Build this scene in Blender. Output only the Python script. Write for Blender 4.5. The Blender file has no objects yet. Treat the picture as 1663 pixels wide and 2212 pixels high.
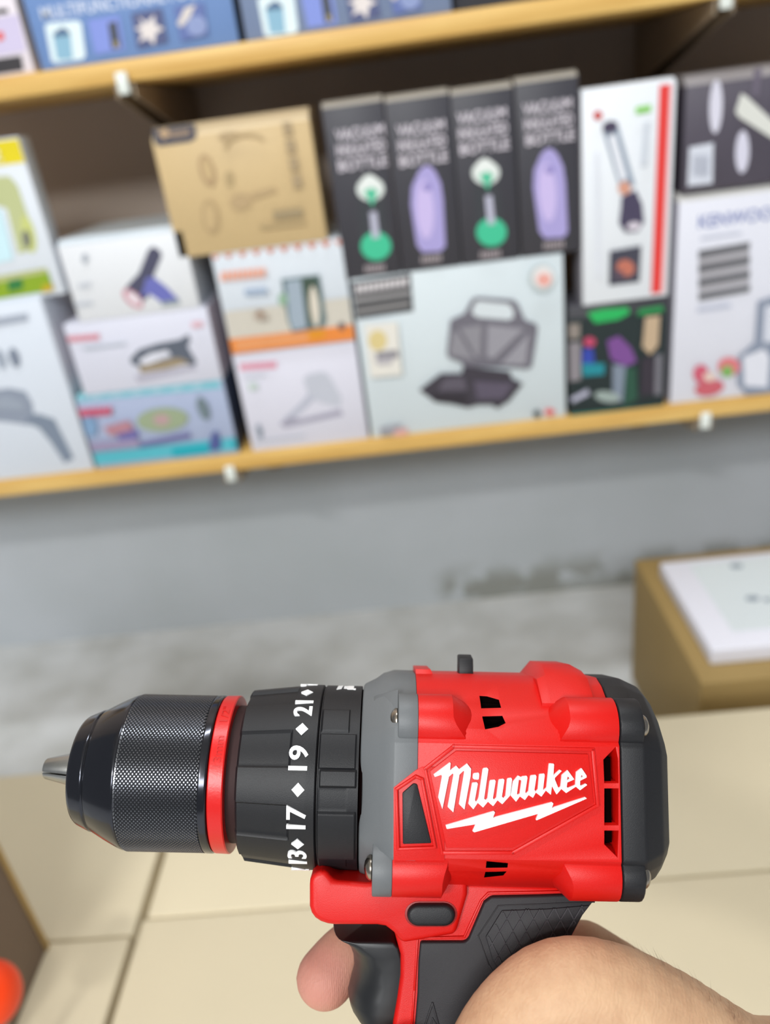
import bpy, bmesh, math, random
from mathutils import Vector, Matrix
random.seed(7)
scn = bpy.context.scene
COL = scn.collection

# ------------------------------------------------------------------ camera
FPX, CX, CY = 1700.0, 831.5, 1106.0
CAMZ = 0.88
PITCH, YAW, ROLL = math.radians(27.08), math.radians(3.825), math.radians(-7.884)
FW = Vector((-math.sin(YAW)*math.cos(PITCH), math.cos(YAW)*math.cos(PITCH), -math.sin(PITCH)))
_r = Vector((math.cos(YAW), math.sin(YAW), 0.0))
_u = _r.cross(FW)
RT = _r*math.cos(ROLL) + _u*math.sin(ROLL)
UP = -_r*math.sin(ROLL) + _u*math.cos(ROLL)
CAM = Vector((0, 0, CAMZ))
cd = bpy.data.cameras.new('camera')
cam = bpy.data.objects.new('camera', cd)
COL.objects.link(cam)
cam.matrix_world = Matrix(((RT.x, UP.x, -FW.x, CAM.x), (RT.y, UP.y, -FW.y, CAM.y), (RT.z, UP.z, -FW.z, CAM.z), (0, 0, 0, 1)))
cd.sensor_fit = 'VERTICAL'
cd.sensor_height = 36.0
cd.lens = FPX/2212.0*36.0
cd.clip_start = 0.02
cd.dof.use_dof = True
cd.dof.focus_distance = 0.204
cd.dof.aperture_fstop = 8.6
scn.camera = cam

# ------------------------------------------------------------------ light
scn.view_settings.view_transform = 'Standard'
scn.view_settings.look = 'None'
scn.view_settings.exposure = -0.12
scn.view_settings.gamma = 1.0
w = bpy.data.worlds.new('shop_air'); scn.world = w
w.use_nodes = True
w.node_tree.nodes['Background'].inputs[0].default_value = (0.86, 0.92, 1.0, 1)
w.node_tree.nodes['Background'].inputs[1].default_value = 0.31

def area(name, loc, target, sx, sy, power, color=(1, 1, 1)):
    l = bpy.data.lights.new(name, 'AREA'); l.shape = 'RECTANGLE'
    l.size = sx; l.size_y = sy; l.energy = power; l.color = color
    o = bpy.data.objects.new(name, l); COL.objects.link(o)
    o.location = loc
    o.rotation_euler = (Vector(target)-Vector(loc)).to_track_quat('-Z', 'Y').to_euler()
    o['kind'] = 'helper'
    return o
area('ceiling_light_behind', (-1.05, -2.10, 2.80), (0.0, 0.4, 0.6), 0.5, 0.14, 42, (1.0, 0.985, 0.96))
area('ceiling_light_above', (-0.05, 0.70, 2.80), (0.0, 0.4, 0.4), 1.2, 0.10, 24, (0.93, 0.97, 1.0))
area('shop_front_daylight', (-0.5, -3.0, 2.70), (0.0, 1.0, 0.6), 2.2, 0.6, 98, (0.95, 0.98, 1.0))

# ------------------------------------------------------------------ helpers
def ray(px, py): return FW + RT*((px-CX)/FPX) - UP*((py-CY)/FPX)
def on_y(px, py, Y):
    d = ray(px, py); return CAM + d*(Y/d.y)
def on_z(px, py, Z):
    d = ray(px, py); return CAM + d*((Z-CAMZ)/d.z)

def srgb(c):
    if isinstance(c, str):
        c = [int(c[i:i+2], 16)/255 for i in (0, 2, 4)]
    return tuple((x/12.92 if x <= 0.04045 else ((x+0.055)/1.055)**2.4) for x in c) + (1.0,)

_M = {}
def mat(name, color, rough=0.6, metal=0.0, grain=None, gscale=800.0, spec=0.5, coat=0.0, var=0.0, vscale=20.0, sss=0.0):
    if name in _M: return _M[name]
    m = bpy.data.materials.new(name); m.use_nodes = True
    nt = m.node_tree; b = nt.nodes['Principled BSDF']
    col = srgb(color)
    b.inputs['Base Color'].default_value = col
    b.inputs['Roughness'].default_value = rough
    b.inputs['Metallic'].default_value = metal
    b.inputs['Specular IOR Level'].default_value = spec
    b.inputs['Coat Weight'].default_value = coat
    tc = nt.nodes.new('ShaderNodeTexCoord')
    if sss:
        b.inputs['Subsurface Weight'].default_value = sss
        b.inputs['Subsurface Radius'].default_value = (1.0, 0.35, 0.2)
        b.inputs['Subsurface Scale'].default_value = 0.004
    if var:
        n = nt.nodes.new('ShaderNodeTexNoise'); n.inputs['Scale'].default_value = vscale; n.inputs['Detail'].default_value = 5
        mx = nt.nodes.new('ShaderNodeMix'); mx.data_type = 'RGBA'
        mx.inputs[6].default_value = tuple(x*(1-var) for x in col[:3])+(1,)
        mx.inputs[7].default_value = tuple(min(1, x*(1+var)) for x in col[:3])+(1,)
        nt.links.new(tc.outputs['Object'], n.inputs['Vector'])
        nt.links.new(n.outputs['Fac'], mx.inputs[0]); nt.links.new(mx.outputs[2], b.inputs['Base Color'])
    if grain:
        n2 = nt.nodes.new('ShaderNodeTexNoise'); n2.inputs['Scale'].default_value = gscale; n2.inputs['Detail'].default_value = 2
        bp = nt.nodes.new('ShaderNodeBump'); bp.inputs['Strength'].default_value = grain; bp.inputs['Distance'].default_value = 0.4/gscale
        nt.links.new(tc.outputs['Object'], n2.inputs['Vector'])
        nt.links.new(n2.outputs['Fac'], bp.inputs['Height']); nt.links.new(bp.outputs['Normal'], b.inputs['Normal'])
    _M[name] = m
    return m

def link(name, me, mats, parent=None, loc=None):
    if not isinstance(mats, (list, tuple)): mats = [mats]
    if len(me.materials) == 0:
        for m in mats: me.materials.append(m)
    o = bpy.data.objects.new(name, me); COL.objects.link(o)
    if parent is not None: o.parent = parent
    if loc is not None: o.location = loc
    return o

def finish(me, smooth=35):
    if smooth:
        for p in me.polygons: p.use_smooth = True
        me.set_sharp_from_angle(angle=math.radians(smooth))
    me.update()

def mesh(name, vs, fs, mats, parent=None, smooth=0, mi=None, loc=None, fix=False):
    me = bpy.data.meshes.new(name)
    me.from_pydata([tuple(v) for v in vs], [], fs)
    if mi: 
        for p, i in zip(me.polygons, mi): p.material_index = i
    if fix:
        bm = bmesh.new(); bm.from_mesh(me)
        bmesh.ops.recalc_face_normals(bm, faces=bm.faces); bm.to_mesh(me); bm.free()
    finish(me, smooth)
    return link(name, me, mats, parent, loc)

class MB:
    """collects closed pieces of one part"""
    def __init__(s): s.v = []; s.f = []; s.m = []
    def add(s, vs, fs, m=0):
        k = len(s.v); s.v += [Vector(v) for v in vs]; s.f += [tuple(i+k for i in f) for f in fs]; s.m += [m]*len(fs)
    def box(s, a, b, m=0):
        (x0, y0, z0), (x1, y1, z1) = a, b
        s.add([(x0,y0,z0),(x1,y0,z0),(x1,y1,z0),(x0,y1,z0),(x0,y0,z1),(x1,y0,z1),(x1,y1,z1),(x0,y1,z1)],
              [(0,3,2,1),(4,5,6,7),(0,1,5,4),(1,2,6,5),(2,3,7,6),(3,0,4,7)], m)
    def prism(s, lo, hi, m=0):
        n = len(lo)
        s.add(list(lo)+list(hi), [tuple(range(n))[::-1], tuple(range(n, 2*n))]+[(i, (i+1) % n, (i+1) % n+n, i+n) for i in range(n)], m)
    def loft(s, rings, m=0, caps=True):
        n = len(rings[0]); vs = [p for r in rings for p in r]; fs = []
        for k in range(len(rings)-1):
            for i in range(n):
                j = (i+1) % n
                fs.append((k*n+i, k*n+j, (k+1)*n+j, (k+1)*n+i))
        if caps: fs += [tuple(range(n))[::-1], tuple(range((len(rings)-1)*n, len(rings)*n))]
        s.add(vs, fs, m)
    def build(s, name, mats, parent=None, bevel=0, seg=2, smooth=30, loc=None, blim=30, cuts=None):
        me = bpy.data.meshes.new(name)
        me.from_pydata([tuple(v) for v in s.v], [], s.f)
        for p, i in zip(me.polygons, s.m): p.material_index = i
        bm = bmesh.new(); bm.from_mesh(me); bmesh.ops.recalc_face_normals(bm, faces=bm.faces); bm.to_mesh(me); bm.free()
        o = link(name, me, mats, parent, loc)
        if cuts is not None:
            md = o.modifiers.new('cut', 'BOOLEAN'); md.operation = 'DIFFERENCE'; md.object = cuts; md.solver = 'EXACT'
        if bevel:
            b = o.modifiers.new('soft', 'BEVEL'); b.width = bevel; b.segments = seg; b.limit_method = 'ANGLE'; b.angle_limit = math.radians(blim)
        if bevel or cuts is not None:
            dg = bpy.context.evaluated_depsgraph_get(); dg.update()
            me2 = bpy.data.meshes.new_from_object(o.evaluated_get(dg))
            o.modifiers.clear(); o.data = me2; me2.name = name
        finish(o.data, smooth)
        return o

def empty(name, label, cat, loc=(0, 0, 0), group=None, mw=None):
    o = bpy.data.objects.new(name, None); COL.objects.link(o); o.empty_display_size = 0.02
    if mw is not None: o.matrix_world = mw
    else: o.location = loc
    o['label'] = label; o['category'] = cat
    if group: o['group'] = group
    return o
def tag(o, label, cat, group=None):
    o['label'] = label; o['category'] = cat
    if group: o['group'] = group
    return o
def lab(o, text): o['label'] = text; return o
def struct(o): o['kind'] = 'structure'; return o

def curve_mesh(loops, depth=0.0):
    cu = bpy.data.curves.new('outline', 'CURVE'); cu.dimensions = '2D'; cu.fill_mode = 'BOTH'; cu.extrude = depth
    for lp in loops:
        sp = cu.splines.new('POLY'); sp.points.add(len(lp)-1)
        for i, p in enumerate(lp): sp.points[i].co = (p[0], p[1], 0, 1)
        sp.use_cyclic_u = True
    return _to_geo(cu)
def text_mesh(s, depth=0.0, bold=0.0):
    cu = bpy.data.curves.new('writing', 'FONT'); cu.body = s; cu.extrude = depth; cu.offset = bold; cu.resolution_u = 4
    return _to_geo(cu)
def _to_geo(cu):
    o = bpy.data.objects.new('tmp', cu); COL.objects.link(o)
    dg = bpy.context.evaluated_depsgraph_get(); dg.update()
    me = bpy.data.meshes.new_from_object(o.evaluated_get(dg))
    vs = [v.co.copy() for v in me.vertices]; fs = [tuple(p.vertices) for p in me.polygons]
    bpy.data.objects.remove(o); bpy.data.meshes.remove(me)
    return vs, fs
def fit(vs, W, H):
    x0 = min(v.x for v in vs); x1 = max(v.x for v in vs); y0 = min(v.y for v in vs); y1 = max(v.y for v in vs)
    return [Vector(((v.x-x0)/(x1-x0)*W, (v.y-y0)/(y1-y0)*H, v.z)) for v in vs]

# ------------------------------------------------------------------ room
def wall_material():
    m = bpy.data.materials.new('painted_wall'); m.use_nodes = True
    nt = m.node_tree; N = nt.nodes; L = nt.links; b = N['Principled BSDF']; b.inputs['Roughness'].default_value = 0.75
    tc = N.new('ShaderNodeTexCoord'); sep = N.new('ShaderNodeSeparateXYZ'); L.new(tc.outputs['Object'], sep.inputs[0])
    n1 = N.new('ShaderNodeTexNoise'); n1.inputs['Scale'].default_value = 3.0; n1.inputs['Detail'].default_value = 6
    L.new(tc.outputs['Object'], n1.inputs['Vector'])
    r1 = N.new('ShaderNodeValToRGB'); r1.color_ramp.elements[0].position = 0.35; r1.color_ramp.elements[1].position = 0.7
    r1.color_ramp.elements[0].color = srgb('b2b8bc'); r1.color_ramp.elements[1].color = srgb('bdc2c8')
    L.new(n1.outputs['Fac'], r1.inputs[0])
    # damp dark stains low on the wall, towards the carton
    n2 = N.new('ShaderNodeTexNoise'); n2.inputs['Scale'].default_value = 16.0; n2.inputs['Detail'].default_value = 5; n2.inputs['Distortion'].default_value = 0.3
    L.new(tc.outputs['Object'], n2.inputs['Vector'])
    def rng(sock, a, bb, c, d):
        mr = N.new('ShaderNodeMapRange'); mr.interpolation_type = 'SMOOTHSTEP'
        for i, v in zip((1, 2, 3, 4), (a, bb, c, d)): mr.inputs[i].default_value = v
        L.new(sock, mr.inputs[0]); return mr.outputs[0]
    def mul(a, c):
        k = N.new('ShaderNodeMath'); k.operation = 'MULTIPLY'; L.new(a, k.inputs[0]); L.new(c, k.inputs[1]); return k.outputs[0]
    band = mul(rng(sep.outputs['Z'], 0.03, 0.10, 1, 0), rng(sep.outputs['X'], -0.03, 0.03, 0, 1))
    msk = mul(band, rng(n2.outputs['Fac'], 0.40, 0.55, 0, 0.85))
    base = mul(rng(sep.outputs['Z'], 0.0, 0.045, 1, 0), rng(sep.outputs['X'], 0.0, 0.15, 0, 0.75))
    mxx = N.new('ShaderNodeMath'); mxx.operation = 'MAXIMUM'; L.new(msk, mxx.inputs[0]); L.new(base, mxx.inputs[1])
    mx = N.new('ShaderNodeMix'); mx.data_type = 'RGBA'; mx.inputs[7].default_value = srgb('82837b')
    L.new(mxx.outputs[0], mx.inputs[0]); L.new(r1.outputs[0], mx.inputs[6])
    # warm bounce in the shelf shade, painted brown above the lower shelf
    mx2 = N.new('ShaderNodeMix'); mx2.data_type = 'RGBA'; mx2.inputs[7].default_value = srgb('c4b4a6')
    L.new(rng(sep.outputs['Z'], 0.45, 0.47, 0, 1), mx2.inputs[0]); L.new(mx.outputs[2], mx2.inputs[6])
    L.new(mx2.outputs[2], b.inputs['Base Color'])
    return m
def floor_material():
    m = bpy.data.materials.new('concrete_floor'); m.use_nodes = True
    nt = m.node_tree; N = nt.nodes; L = nt.links; b = N['Principled BSDF']; b.inputs['Roughness'].default_value = 0.8
    tc = N.new('ShaderNodeTexCoord')
    n1 = N.new('ShaderNodeTexNoise'); n1.inputs['Scale'].default_value = 9.0; n1.inputs['Detail'].default_value = 7
    L.new(tc.outputs['Object'], n1.inputs['Vector'])
    r1 = N.new('ShaderNodeValToRGB'); r1.color_ramp.elements[0].position = 0.3; r1.color_ramp.elements[1].position = 0.62
    r1.color_ramp.elements[0].color = srgb('c4c6c4'); r1.color_ramp.elements[1].color = srgb('dee1e3')
    L.new(n1.outputs['Fac'], r1.inputs[0]); L.new(r1.outputs[0], b.inputs['Base Color'])
    return m
WALL_Y = 1.30
W = MB(); W.box((-2.5, 0, 0), (2.5, 0.12, 3.0)); struct(W.build('wall_back', wall_material(), smooth=0, loc=(0, WALL_Y, 0)))
W = MB(); W.box((-2.5, -4.5, -0.1), (2.5, 1.42, 0)); struct(W.build('floor', floor_material(), smooth=0))
W = MB(); W.box((-2.5, -4.5, 3.0), (2.5, 1.42, 3.1)); struct(W.build('ceiling', mat('ceiling_paint', 'd8d6d0', 0.9), smooth=0))

# ------------------------------------------------------------------ shelves
SY = 1.0
LOW_TOP = CAMZ - 0.3995
LOW_BOT = CAMZ - 0.4230
UP_BOT = CAMZ + 0.0585
UP_TOP = CAMZ + 0.0805
pine = bpy.data.materials.new('varnished_pine'); pine.use_nodes = True
def _pine():
    nt = pine.node_tree; N = nt.nodes; L = nt.links; b = N['Principled BSDF']; b.inputs['Roughness'].default_value = 0.45
    tc = N.new('ShaderNodeTexCoord'); mp = N.new('ShaderNodeMapping'); mp.inputs['Scale'].default_value = (2, 30, 30)
    n = N.new('ShaderNodeTexNoise'); n.inputs['Scale'].default_value = 2.5; n.inputs['Detail'].default_value = 6
    r = N.new('ShaderNodeValToRGB'); r.color_ramp.elements[0].position = 0.25; r.color_ramp.elements[1].position = 0.75
    r.color_ramp.elements[0].color = srgb('cd9c4c'); r.color_ramp.elements[1].color = srgb('ecc678')
    L.new(tc.outputs['Object'], mp.inputs[0]); L.new(mp.outputs[0], n.inputs['Vector']); L.new(n.outputs['Fac'], r.inputs[0]); L.new(r.outputs[0], b.inputs['Base Color'])
_pine()
steel_br = mat('bracket_steel', 'a3917a', 0.45, 0.2)
white_cap = mat('white_bracket_cap', 'e9efe9', 0.5)
def shelf(zb, zt, label, x0, x1):
    root = empty('shelf_board', label, 'shelf', (0, SY, zb))
    b = MB(); b.box((x0, 0, 0), (x1, 0.297, zt-zb)); b.build('board', pine, root, bevel=0.0015)
    return root
shelf(LOW_BOT, LOW_TOP, 'lower yellow pine shelf board carrying the stacks of boxes', -0.95, 0.95)
shelf(UP_BOT, UP_TOP, 'upper yellow pine shelf board along the top edge, under the blue boxes', -0.95, 0.95)
def bracket(x, zt, label):
    root = empty('shelf_bracket', label, 'bracket', (x, WALL_Y, zt), 'steel shelf brackets under the boards')
    b = MB()
    prof = [(-0.302, -0.004), (-0.302, -0.016), (-0.27, -0.022), (-0.03, -0.075), (-0.004, -0.08), (-0.004, -0.004)]
    for s in (-0.011, 0.009):
        b.prism([(s, y, z) for y, z in prof], [(s+0.002, y, z) for y, z in prof])
    b.box((-0.011, -0.302, -0.004), (0.011, -0.004, -0.0022))
    b.box((-0.013, -0.004, -0.13), (0.013, -0.0005, -0.003))
    b.build('arm', steel_br, root, smooth=0)
    c = MB(); c.box((-0.0065, -0.3095, -0.012), (0.0065, -0.3025, 0.010))
    c.build('end_cap', white_cap, root, bevel=0.002)
    return root
bracket(-0.290, UP_BOT, 'steel bracket under the upper shelf, above the kraft box')
bracket(-0.272, LOW_BOT, 'steel bracket under the lower shelf, below the teal box')
bracket(0.368, UP_BOT, 'steel bracket under the upper shelf, above the red striped box')
bracket(0.376, LOW_BOT, 'steel bracket under the lower shelf, below the tall white juicer box')

# ------------------------------------------------------------------ boxes with printing
def pcol(c, rough=0.55):
    return mat('ink_'+c, c, rough)
class Carton:
    def __init__(s, name, label, cat, x0, x1, z0, z1, depth, color, yf=SY+0.004, group=None, side=None, var=0.0, top=None, flap=0.0):
        s.yf = yf; s.cx = (x0+x1)/2; s.z0 = z0; s.k = 0
        s.root = empty(name, label, cat, (s.cx, yf, z0), group)
        hx = (x1-x0)/2; h = z1-z0; s.hx = hx; s.h = h
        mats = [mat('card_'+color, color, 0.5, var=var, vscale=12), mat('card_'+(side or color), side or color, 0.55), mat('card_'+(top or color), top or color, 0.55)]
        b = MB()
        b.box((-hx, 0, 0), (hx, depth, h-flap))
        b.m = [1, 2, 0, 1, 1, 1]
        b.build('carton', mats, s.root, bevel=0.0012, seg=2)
        f = MB()
        if flap:      # lid with a sloping front flap
            pr = [(0.0004, h-flap), (0.0012+flap*1.3, h), (depth-0.002, h), (depth-0.0005, h-flap)]
            f.prism([(-hx+0.0006, y, z) for y, z in pr], [(hx-0.0006, y, z) for y, z in pr])
        else: f.box((-hx+0.002, 0.0015, h+0.0002), (hx-0.002, depth*0.55, h+0.0011))
        f.build('lid_flap', mats[2], s.root, smooth=0, bevel=0.0006 if flap else 0)
    def P(s, px, py, k):
        p = on_y(px, py, s.yf); return (max(-s.hx+0.001, min(s.hx-0.001, p.x-s.cx)), -0.00025*k, max(0.001, min(s.h-0.001, p.z-s.z0)))
    def art(s, name, polys, label=None):
        vs, fs, mi, mats = [], [], [], []
        for col, pts in polys:
            s.k += 1
            m = pcol(col)
            if m not in mats: mats.append(m)
            n = len(vs); vs += [s.P(x, y, s.k) for x, y in pts]; fs.append(tuple(range(n, n+len(pts)))); mi.append(mats.index(m))
        o = mesh(name, vs, fs, mats, s.root, mi=mi)
        if label: lab(o, label)
        return o
    def arts(s, name, polys):
        for q in polys: s.art(name, [q])
    def text(s, name, t, px, py, pw, ph, col, up=False, bold=0.015):
        """px,py: lower left corner of the line; pw, ph: its length and height in photo pixels"""
        s.k += 1
        a = Vector(s.P(px, py, 1)); 
        sc = (Vector(s.P(px+50, py, 1))-Vector(s.P(px, py, 1))).length/50
        vs, fs = text_mesh(t, 0, bold); vs = fit(vs, pw*sc, ph*sc)
        if up: vv = [(a.x-v.y, -0.00025*s.k, a.z+v.x) for v in vs]
        else: vv = [(a.x+v.x, -0.00025*s.k, a.z+v.y) for v in vs]
        return mesh(name, vv, fs, pcol(col), s.root)

def ell(cx, cy, rx, ry, rot=0, n=20, a0=0, a1=360):
    r = math.radians(rot); out = []
    for i in range(n):
        a = math.radians(a0+(a1-a0)*i/(n if a1-a0 == 360 else n-1))
        x, y = rx*math.cos(a), ry*math.sin(a)
        out.append((cx+x*math.cos(r)-y*math.sin(r), cy+x*math.sin(r)+y*math.cos(r)))
    return out
def bars(col, x, y, n, w, h, gap, slope=-0.1):
    """a word too blurred to read: a row of short upright strokes"""
    return [(col, [(x+i*(w+gap), y+slope*i*(w+gap)), (x+i*(w+gap)+w, y+slope*(i*(w+gap)+w)), (x+i*(w+gap)+w, y+slope*(i*(w+gap)+w)+h), (x+i*(w+gap), y+slope*i*(w+gap)+h)]) for i in range(n)]
X = lambda px, py: on_y(px, py, SY+0.004).x
Z = lambda px, py: on_y(px, py, SY+0.004).z
WHITE = 'e2e4ee'; LT = LOW_TOP+0.0003; G = 0.0006
# --- stack 1 (far left)
zB = Z(60, 648)
B = Carton('appliance_box', 'tall white box with grey hair dryer picture at the left end of the lower shelf', 'box', -0.66, X(165, 880)-0.002, LT, zB, 0.20, 'd8dfea')
B.art('printed_hair_dryer', [('8e97a8', [(-60, 850), (20, 838), (55, 845), (70, 870), (74, 900), (62, 918), (20, 912), (-60, 905)]), ('7c889a', [(60, 900), (80, 893), (118, 905), (130, 930), (160, 990), (140, 1000), (110, 955), (85, 925), (55, 912)]), ('9aa3b2', [(-60, 862), (20, 855), (52, 870), (50, 885), (-60, 880)])])
B.arts('printed_mark', [('a3abba', [(-40, 692), (60, 676), (62, 692), (-40, 710)]), ('7e8798', ell(32, 772, 11, 22, -18)), ('a0a9b8', ell(2, 775, 10, 22, -18))])
A = Carton('lamp_box', 'white box with yellow top band and green foot band, upper left of shelf', 'box', -0.66, X(100, 480)-0.006, zB+G, Z(30, 297), 0.03, 'e0e6ee', yf=SY+0.012)
A.art('yellow_band', [('e8d400', [(-60, 312), (55, 297), (74, 348), (-60, 365)])])
A.art('printed_lamp', [('bdc38e', [(-50, 385), (20, 380), (38, 400), (62, 470), (70, 540), (40, 548), (15, 450), (-50, 430)]), ('c9cf7e', ell(62, 505, 14, 42, -14)), ('75766a', ell(58, 516, 9, 20, -10)), ('ccebf4', [(-50, 440), (5, 455), (30, 560), (-50, 580)])])
A.art('green_band', [('8aa81a', [(-60, 622), (104, 585), (117, 626), (-60, 655)]), ('b9bd80', [(-60, 606), (100, 578), (104, 588), (-60, 622)]), ('2c7a3a', [(18, 606), (48, 600), (52, 622), (20, 630)]), ('c4a91a', [(92, 616), (114, 612), (118, 626), (92, 632)])])
A.text('printed_letter', '2', -12, 350, 22, 26, 'f6f2c0')
# --- stack 2
zT = Z(300, 842); zI = Z(290, 683)
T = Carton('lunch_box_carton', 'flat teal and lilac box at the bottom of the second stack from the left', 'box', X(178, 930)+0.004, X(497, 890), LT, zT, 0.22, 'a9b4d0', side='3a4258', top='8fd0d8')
T.art('teal_top_band', [('79c2d0', [(153, 846), (470, 812), (478, 838), (160, 868)])]+[('b4d8e4', [(190+i*44, 862-i*4.6), (206+i*44, 842-i*4.6), (222+i*44, 858-i*4.6)]) for i in range(6)])
T.art('teal_foot_band', [('55b9c8', [(195, 978), (523, 942), (530, 968), (206, 1004)]), ('18a8b8', [(372, 966), (450, 957), (452, 978), (374, 987)]), ('18a8b8', [(500, 948), (524, 945), (530, 966), (504, 970)])])
T.art('printed_food_container', [('9aa889', ell(352, 905, 56, 26, -5)), ('b99a9c', ell(350, 905, 18, 12)), ('6b6a9c', [(300, 955), (412, 932), (414, 944), (304, 966)]), ('6f6aa8', ell(278, 938, 24, 12, -8)), ('9a8fae', [(196, 955), (300, 945), (302, 965), (200, 975)]), ('7fa0c4', ell(196, 918, 15, 24, -12)), ('4f5a94', [(452, 960), (460, 932), (470, 928), (480, 956), (476, 968), (456, 972)]), ('6f7f86', ell(440, 880, 12, 26, -20)), ('b5828e', [(225, 920), (280, 905), (292, 925), (240, 940)])])
T.art('red_printed_word', bars('d0506c', 168, 882, 7, 9, 17, 2, -0.09))
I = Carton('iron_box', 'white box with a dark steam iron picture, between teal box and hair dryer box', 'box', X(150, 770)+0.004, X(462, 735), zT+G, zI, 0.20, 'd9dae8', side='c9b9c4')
I.art('printed_iron', [('5b6270', [(281, 775), (300, 755), (340, 742), (388, 733), (407, 722), (412, 735), (405, 748), (425, 782), (420, 790), (385, 786), (372, 774), (340, 782), (300, 792), (284, 786)]), ('dcdde8', [(300, 778), (325, 763), (362, 756), (370, 768), (350, 775), (322, 786), (306, 788)]), ('9c8b70', [(300, 792), (340, 782), (385, 772), (412, 783), (360, 797), (304, 806)]), ('b3b0bf', [(290, 812), (420, 790), (426, 797), (300, 826)])])
I.art('red_printed_word', bars('e08e9a', 145, 726, 8, 7, 13, 2, -0.09))
I.arts('printed_line', [('bcc2cc', [(180, 748), (272, 738), (273, 744), (181, 755)]), ('e0b3bd', [(414, 695), (438, 692), (440, 704), (416, 707)])])
H = Carton('hair_dryer_box', 'white box with a black and blue hair dryer picture, topmost of its stack', 'box', X(138, 600)+0.003, X(410, 565), zI+G, Z(262, 503), 0.17, 'e4e6ea', side='cfd2da', top='ccd6de', flap=0.006)
H.art('printed_hair_dryer', [('4a4a62', [(320, 540), (330, 532), (345, 540), (350, 552), (332, 596), (336, 605), (318, 645), (296, 655), (268, 640), (272, 620), (300, 590)]), ('6a6eb8', [(316, 600), (332, 598), (360, 620), (388, 648), (352, 655), (322, 634), (305, 640)]), ('c98f9c', ell(287, 645, 28, 14, 42)), ('e9dfe6', ell(289, 644, 19, 8, 42)), ('8f9a9f', [(348, 652), (386, 646), (390, 656), (350, 662)])])
H.arts('printed_mark', [('aab0ba', ell(184, 558, 7, 11)), ('c6cad2', [(170, 612), (196, 609), (197, 620), (171, 624)]), ('c3c7d0', [(158, 655), (200, 650), (201, 658), (159, 664)])])
# --- stack 3
zM = Z(640, 752); zC = Z(595, 533)
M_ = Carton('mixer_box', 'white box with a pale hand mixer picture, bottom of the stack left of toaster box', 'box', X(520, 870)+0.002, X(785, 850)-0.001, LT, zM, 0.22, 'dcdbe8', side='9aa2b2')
M_.art('printed_mixer', [('c3c6d2', [(655, 820), (665, 808), (700, 802), (712, 812), (738, 858), (735, 880), (700, 872), (668, 860)]), ('b9bccb', [(612, 905), (645, 875), (668, 850), (680, 862), (650, 890), (628, 910)]), ('a5a2b4', [(604, 915), (625, 900), (650, 905), (735, 884), (742, 896), (655, 915), (615, 924)])])
M_.art('red_printed_word', bars('e693a8', 519, 786, 8, 8, 14, 2, -0.08))
M_.arts('printed_mark', [('8c96a4', [(552, 920), (560, 914), (568, 930), (566, 946), (558, 944)]), ('bfc4cf', [(552, 950), (660, 938), (661, 942), (553, 955)]), ('c8ccd4', [(525, 812), (575, 806), (576, 810), (526, 817)]), ('c4d2cc', [(536, 826), (556, 824), (558, 840), (538, 842)])])
C_ = Carton('coffee_maker_box', 'white and orange box with a steel kettle picture, under the kraft box', 'box', X(478, 650)-0.001, X(752, 620), zM+G, zC, 0.20, 'd5dce4', side='aab4bc')
C_.art('orange_zigzag', [('d0714a', [(452+i*30, 546-i*3.4), (474+i*30, 543.5-i*3.4), (464+i*30, 562-i*3.4)]) for i in range(10)])
C_.art('printed_table', [('cfc9bd', [(486, 672), (762, 640), (766, 700), (496, 745)]), ('ea8a3a', [(490, 732), (762, 700), (768, 732), (497, 764)]), ('e69a62', [(508, 734), (664, 714), (668, 736), (512, 757)]), ('e2931c', [(664, 713), (700, 708), (704, 728), (668, 733)]), ('6d5a5a', ell(738, 703, 8, 9))])
C_.art('printed_kettle', [('5d7478', [(608, 602), (690, 592), (706, 690), (700, 705), (632, 716), (622, 690)]), ('9fadbb', [(618, 606), (650, 602), (664, 705), (634, 712), (626, 690)]), ('3c4f42', [(652, 600), (686, 596), (690, 640), (680, 650), (672, 700), (664, 704)]), ('dcd3c4', ell(680, 660, 10, 44, -6)), ('8fb094', ell(612, 645, 10, 14))])
C_.art('printed_words', bars('f0ab90', 478, 586, 9, 8, 20, 3, -0.11)+bars('9fb2cc', 530, 622, 5, 8, 14, 2, -0.1)+[('b0a092', ell(565, 680, 15, 9)), ('9a7f6c', ell(563, 672, 8, 6))])
R = Carton('kraft_box', 'brown kraft box with black corner label and faint line drawing', 'box', X(353, 400)-0.002, X(685, 370), zC+G, Z(490, 257)+0.001, 0.085, 'cdb283', var=0.08, top='dcc8a4', flap=0.013)
R.art('black_corner_label', [('3f4252', [(328, 276), (338, 270), (408, 262), (420, 268), (424, 298), (412, 306), (344, 316), (334, 308)]), ('b89a78', [(340, 284), (360, 276), (370, 292), (352, 302)]), ('8f7a68', [(368, 284), (410, 278), (412, 292), (370, 299)])])
R.art('line_drawing', [('b0926c', ell(448, 368, 17, 36, -16)), ('c8ad7e', ell(448, 366, 10, 25, -16)), ('b29a70', ell(496, 386, 10, 17)), ('b59a70', ell(455, 468, 19, 38, -6)), ('c4a97b', ell(454, 466, 12, 28, -6)), ('b89d74', ell(520, 436, 24, 18, -10)), ('b89d74', [(540, 418), (595, 404), (598, 414), (548, 432)]), ('b39a74', ell(495, 294, 24, 10, -8)), ('b9a077', ell(530, 315, 46, 28, -8, 24, 180, 340)+ell(530, 318, 40, 23, -8, 24, 340, 180))])
R.art('upright_writing', [('a89270', [(609+i*7.0, 264+i*38), (629+i*7.0, 262+i*38), (634+i*7.0, 290+i*38), (614+i*7.0, 293+i*38)]) for i in range(4)])
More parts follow.
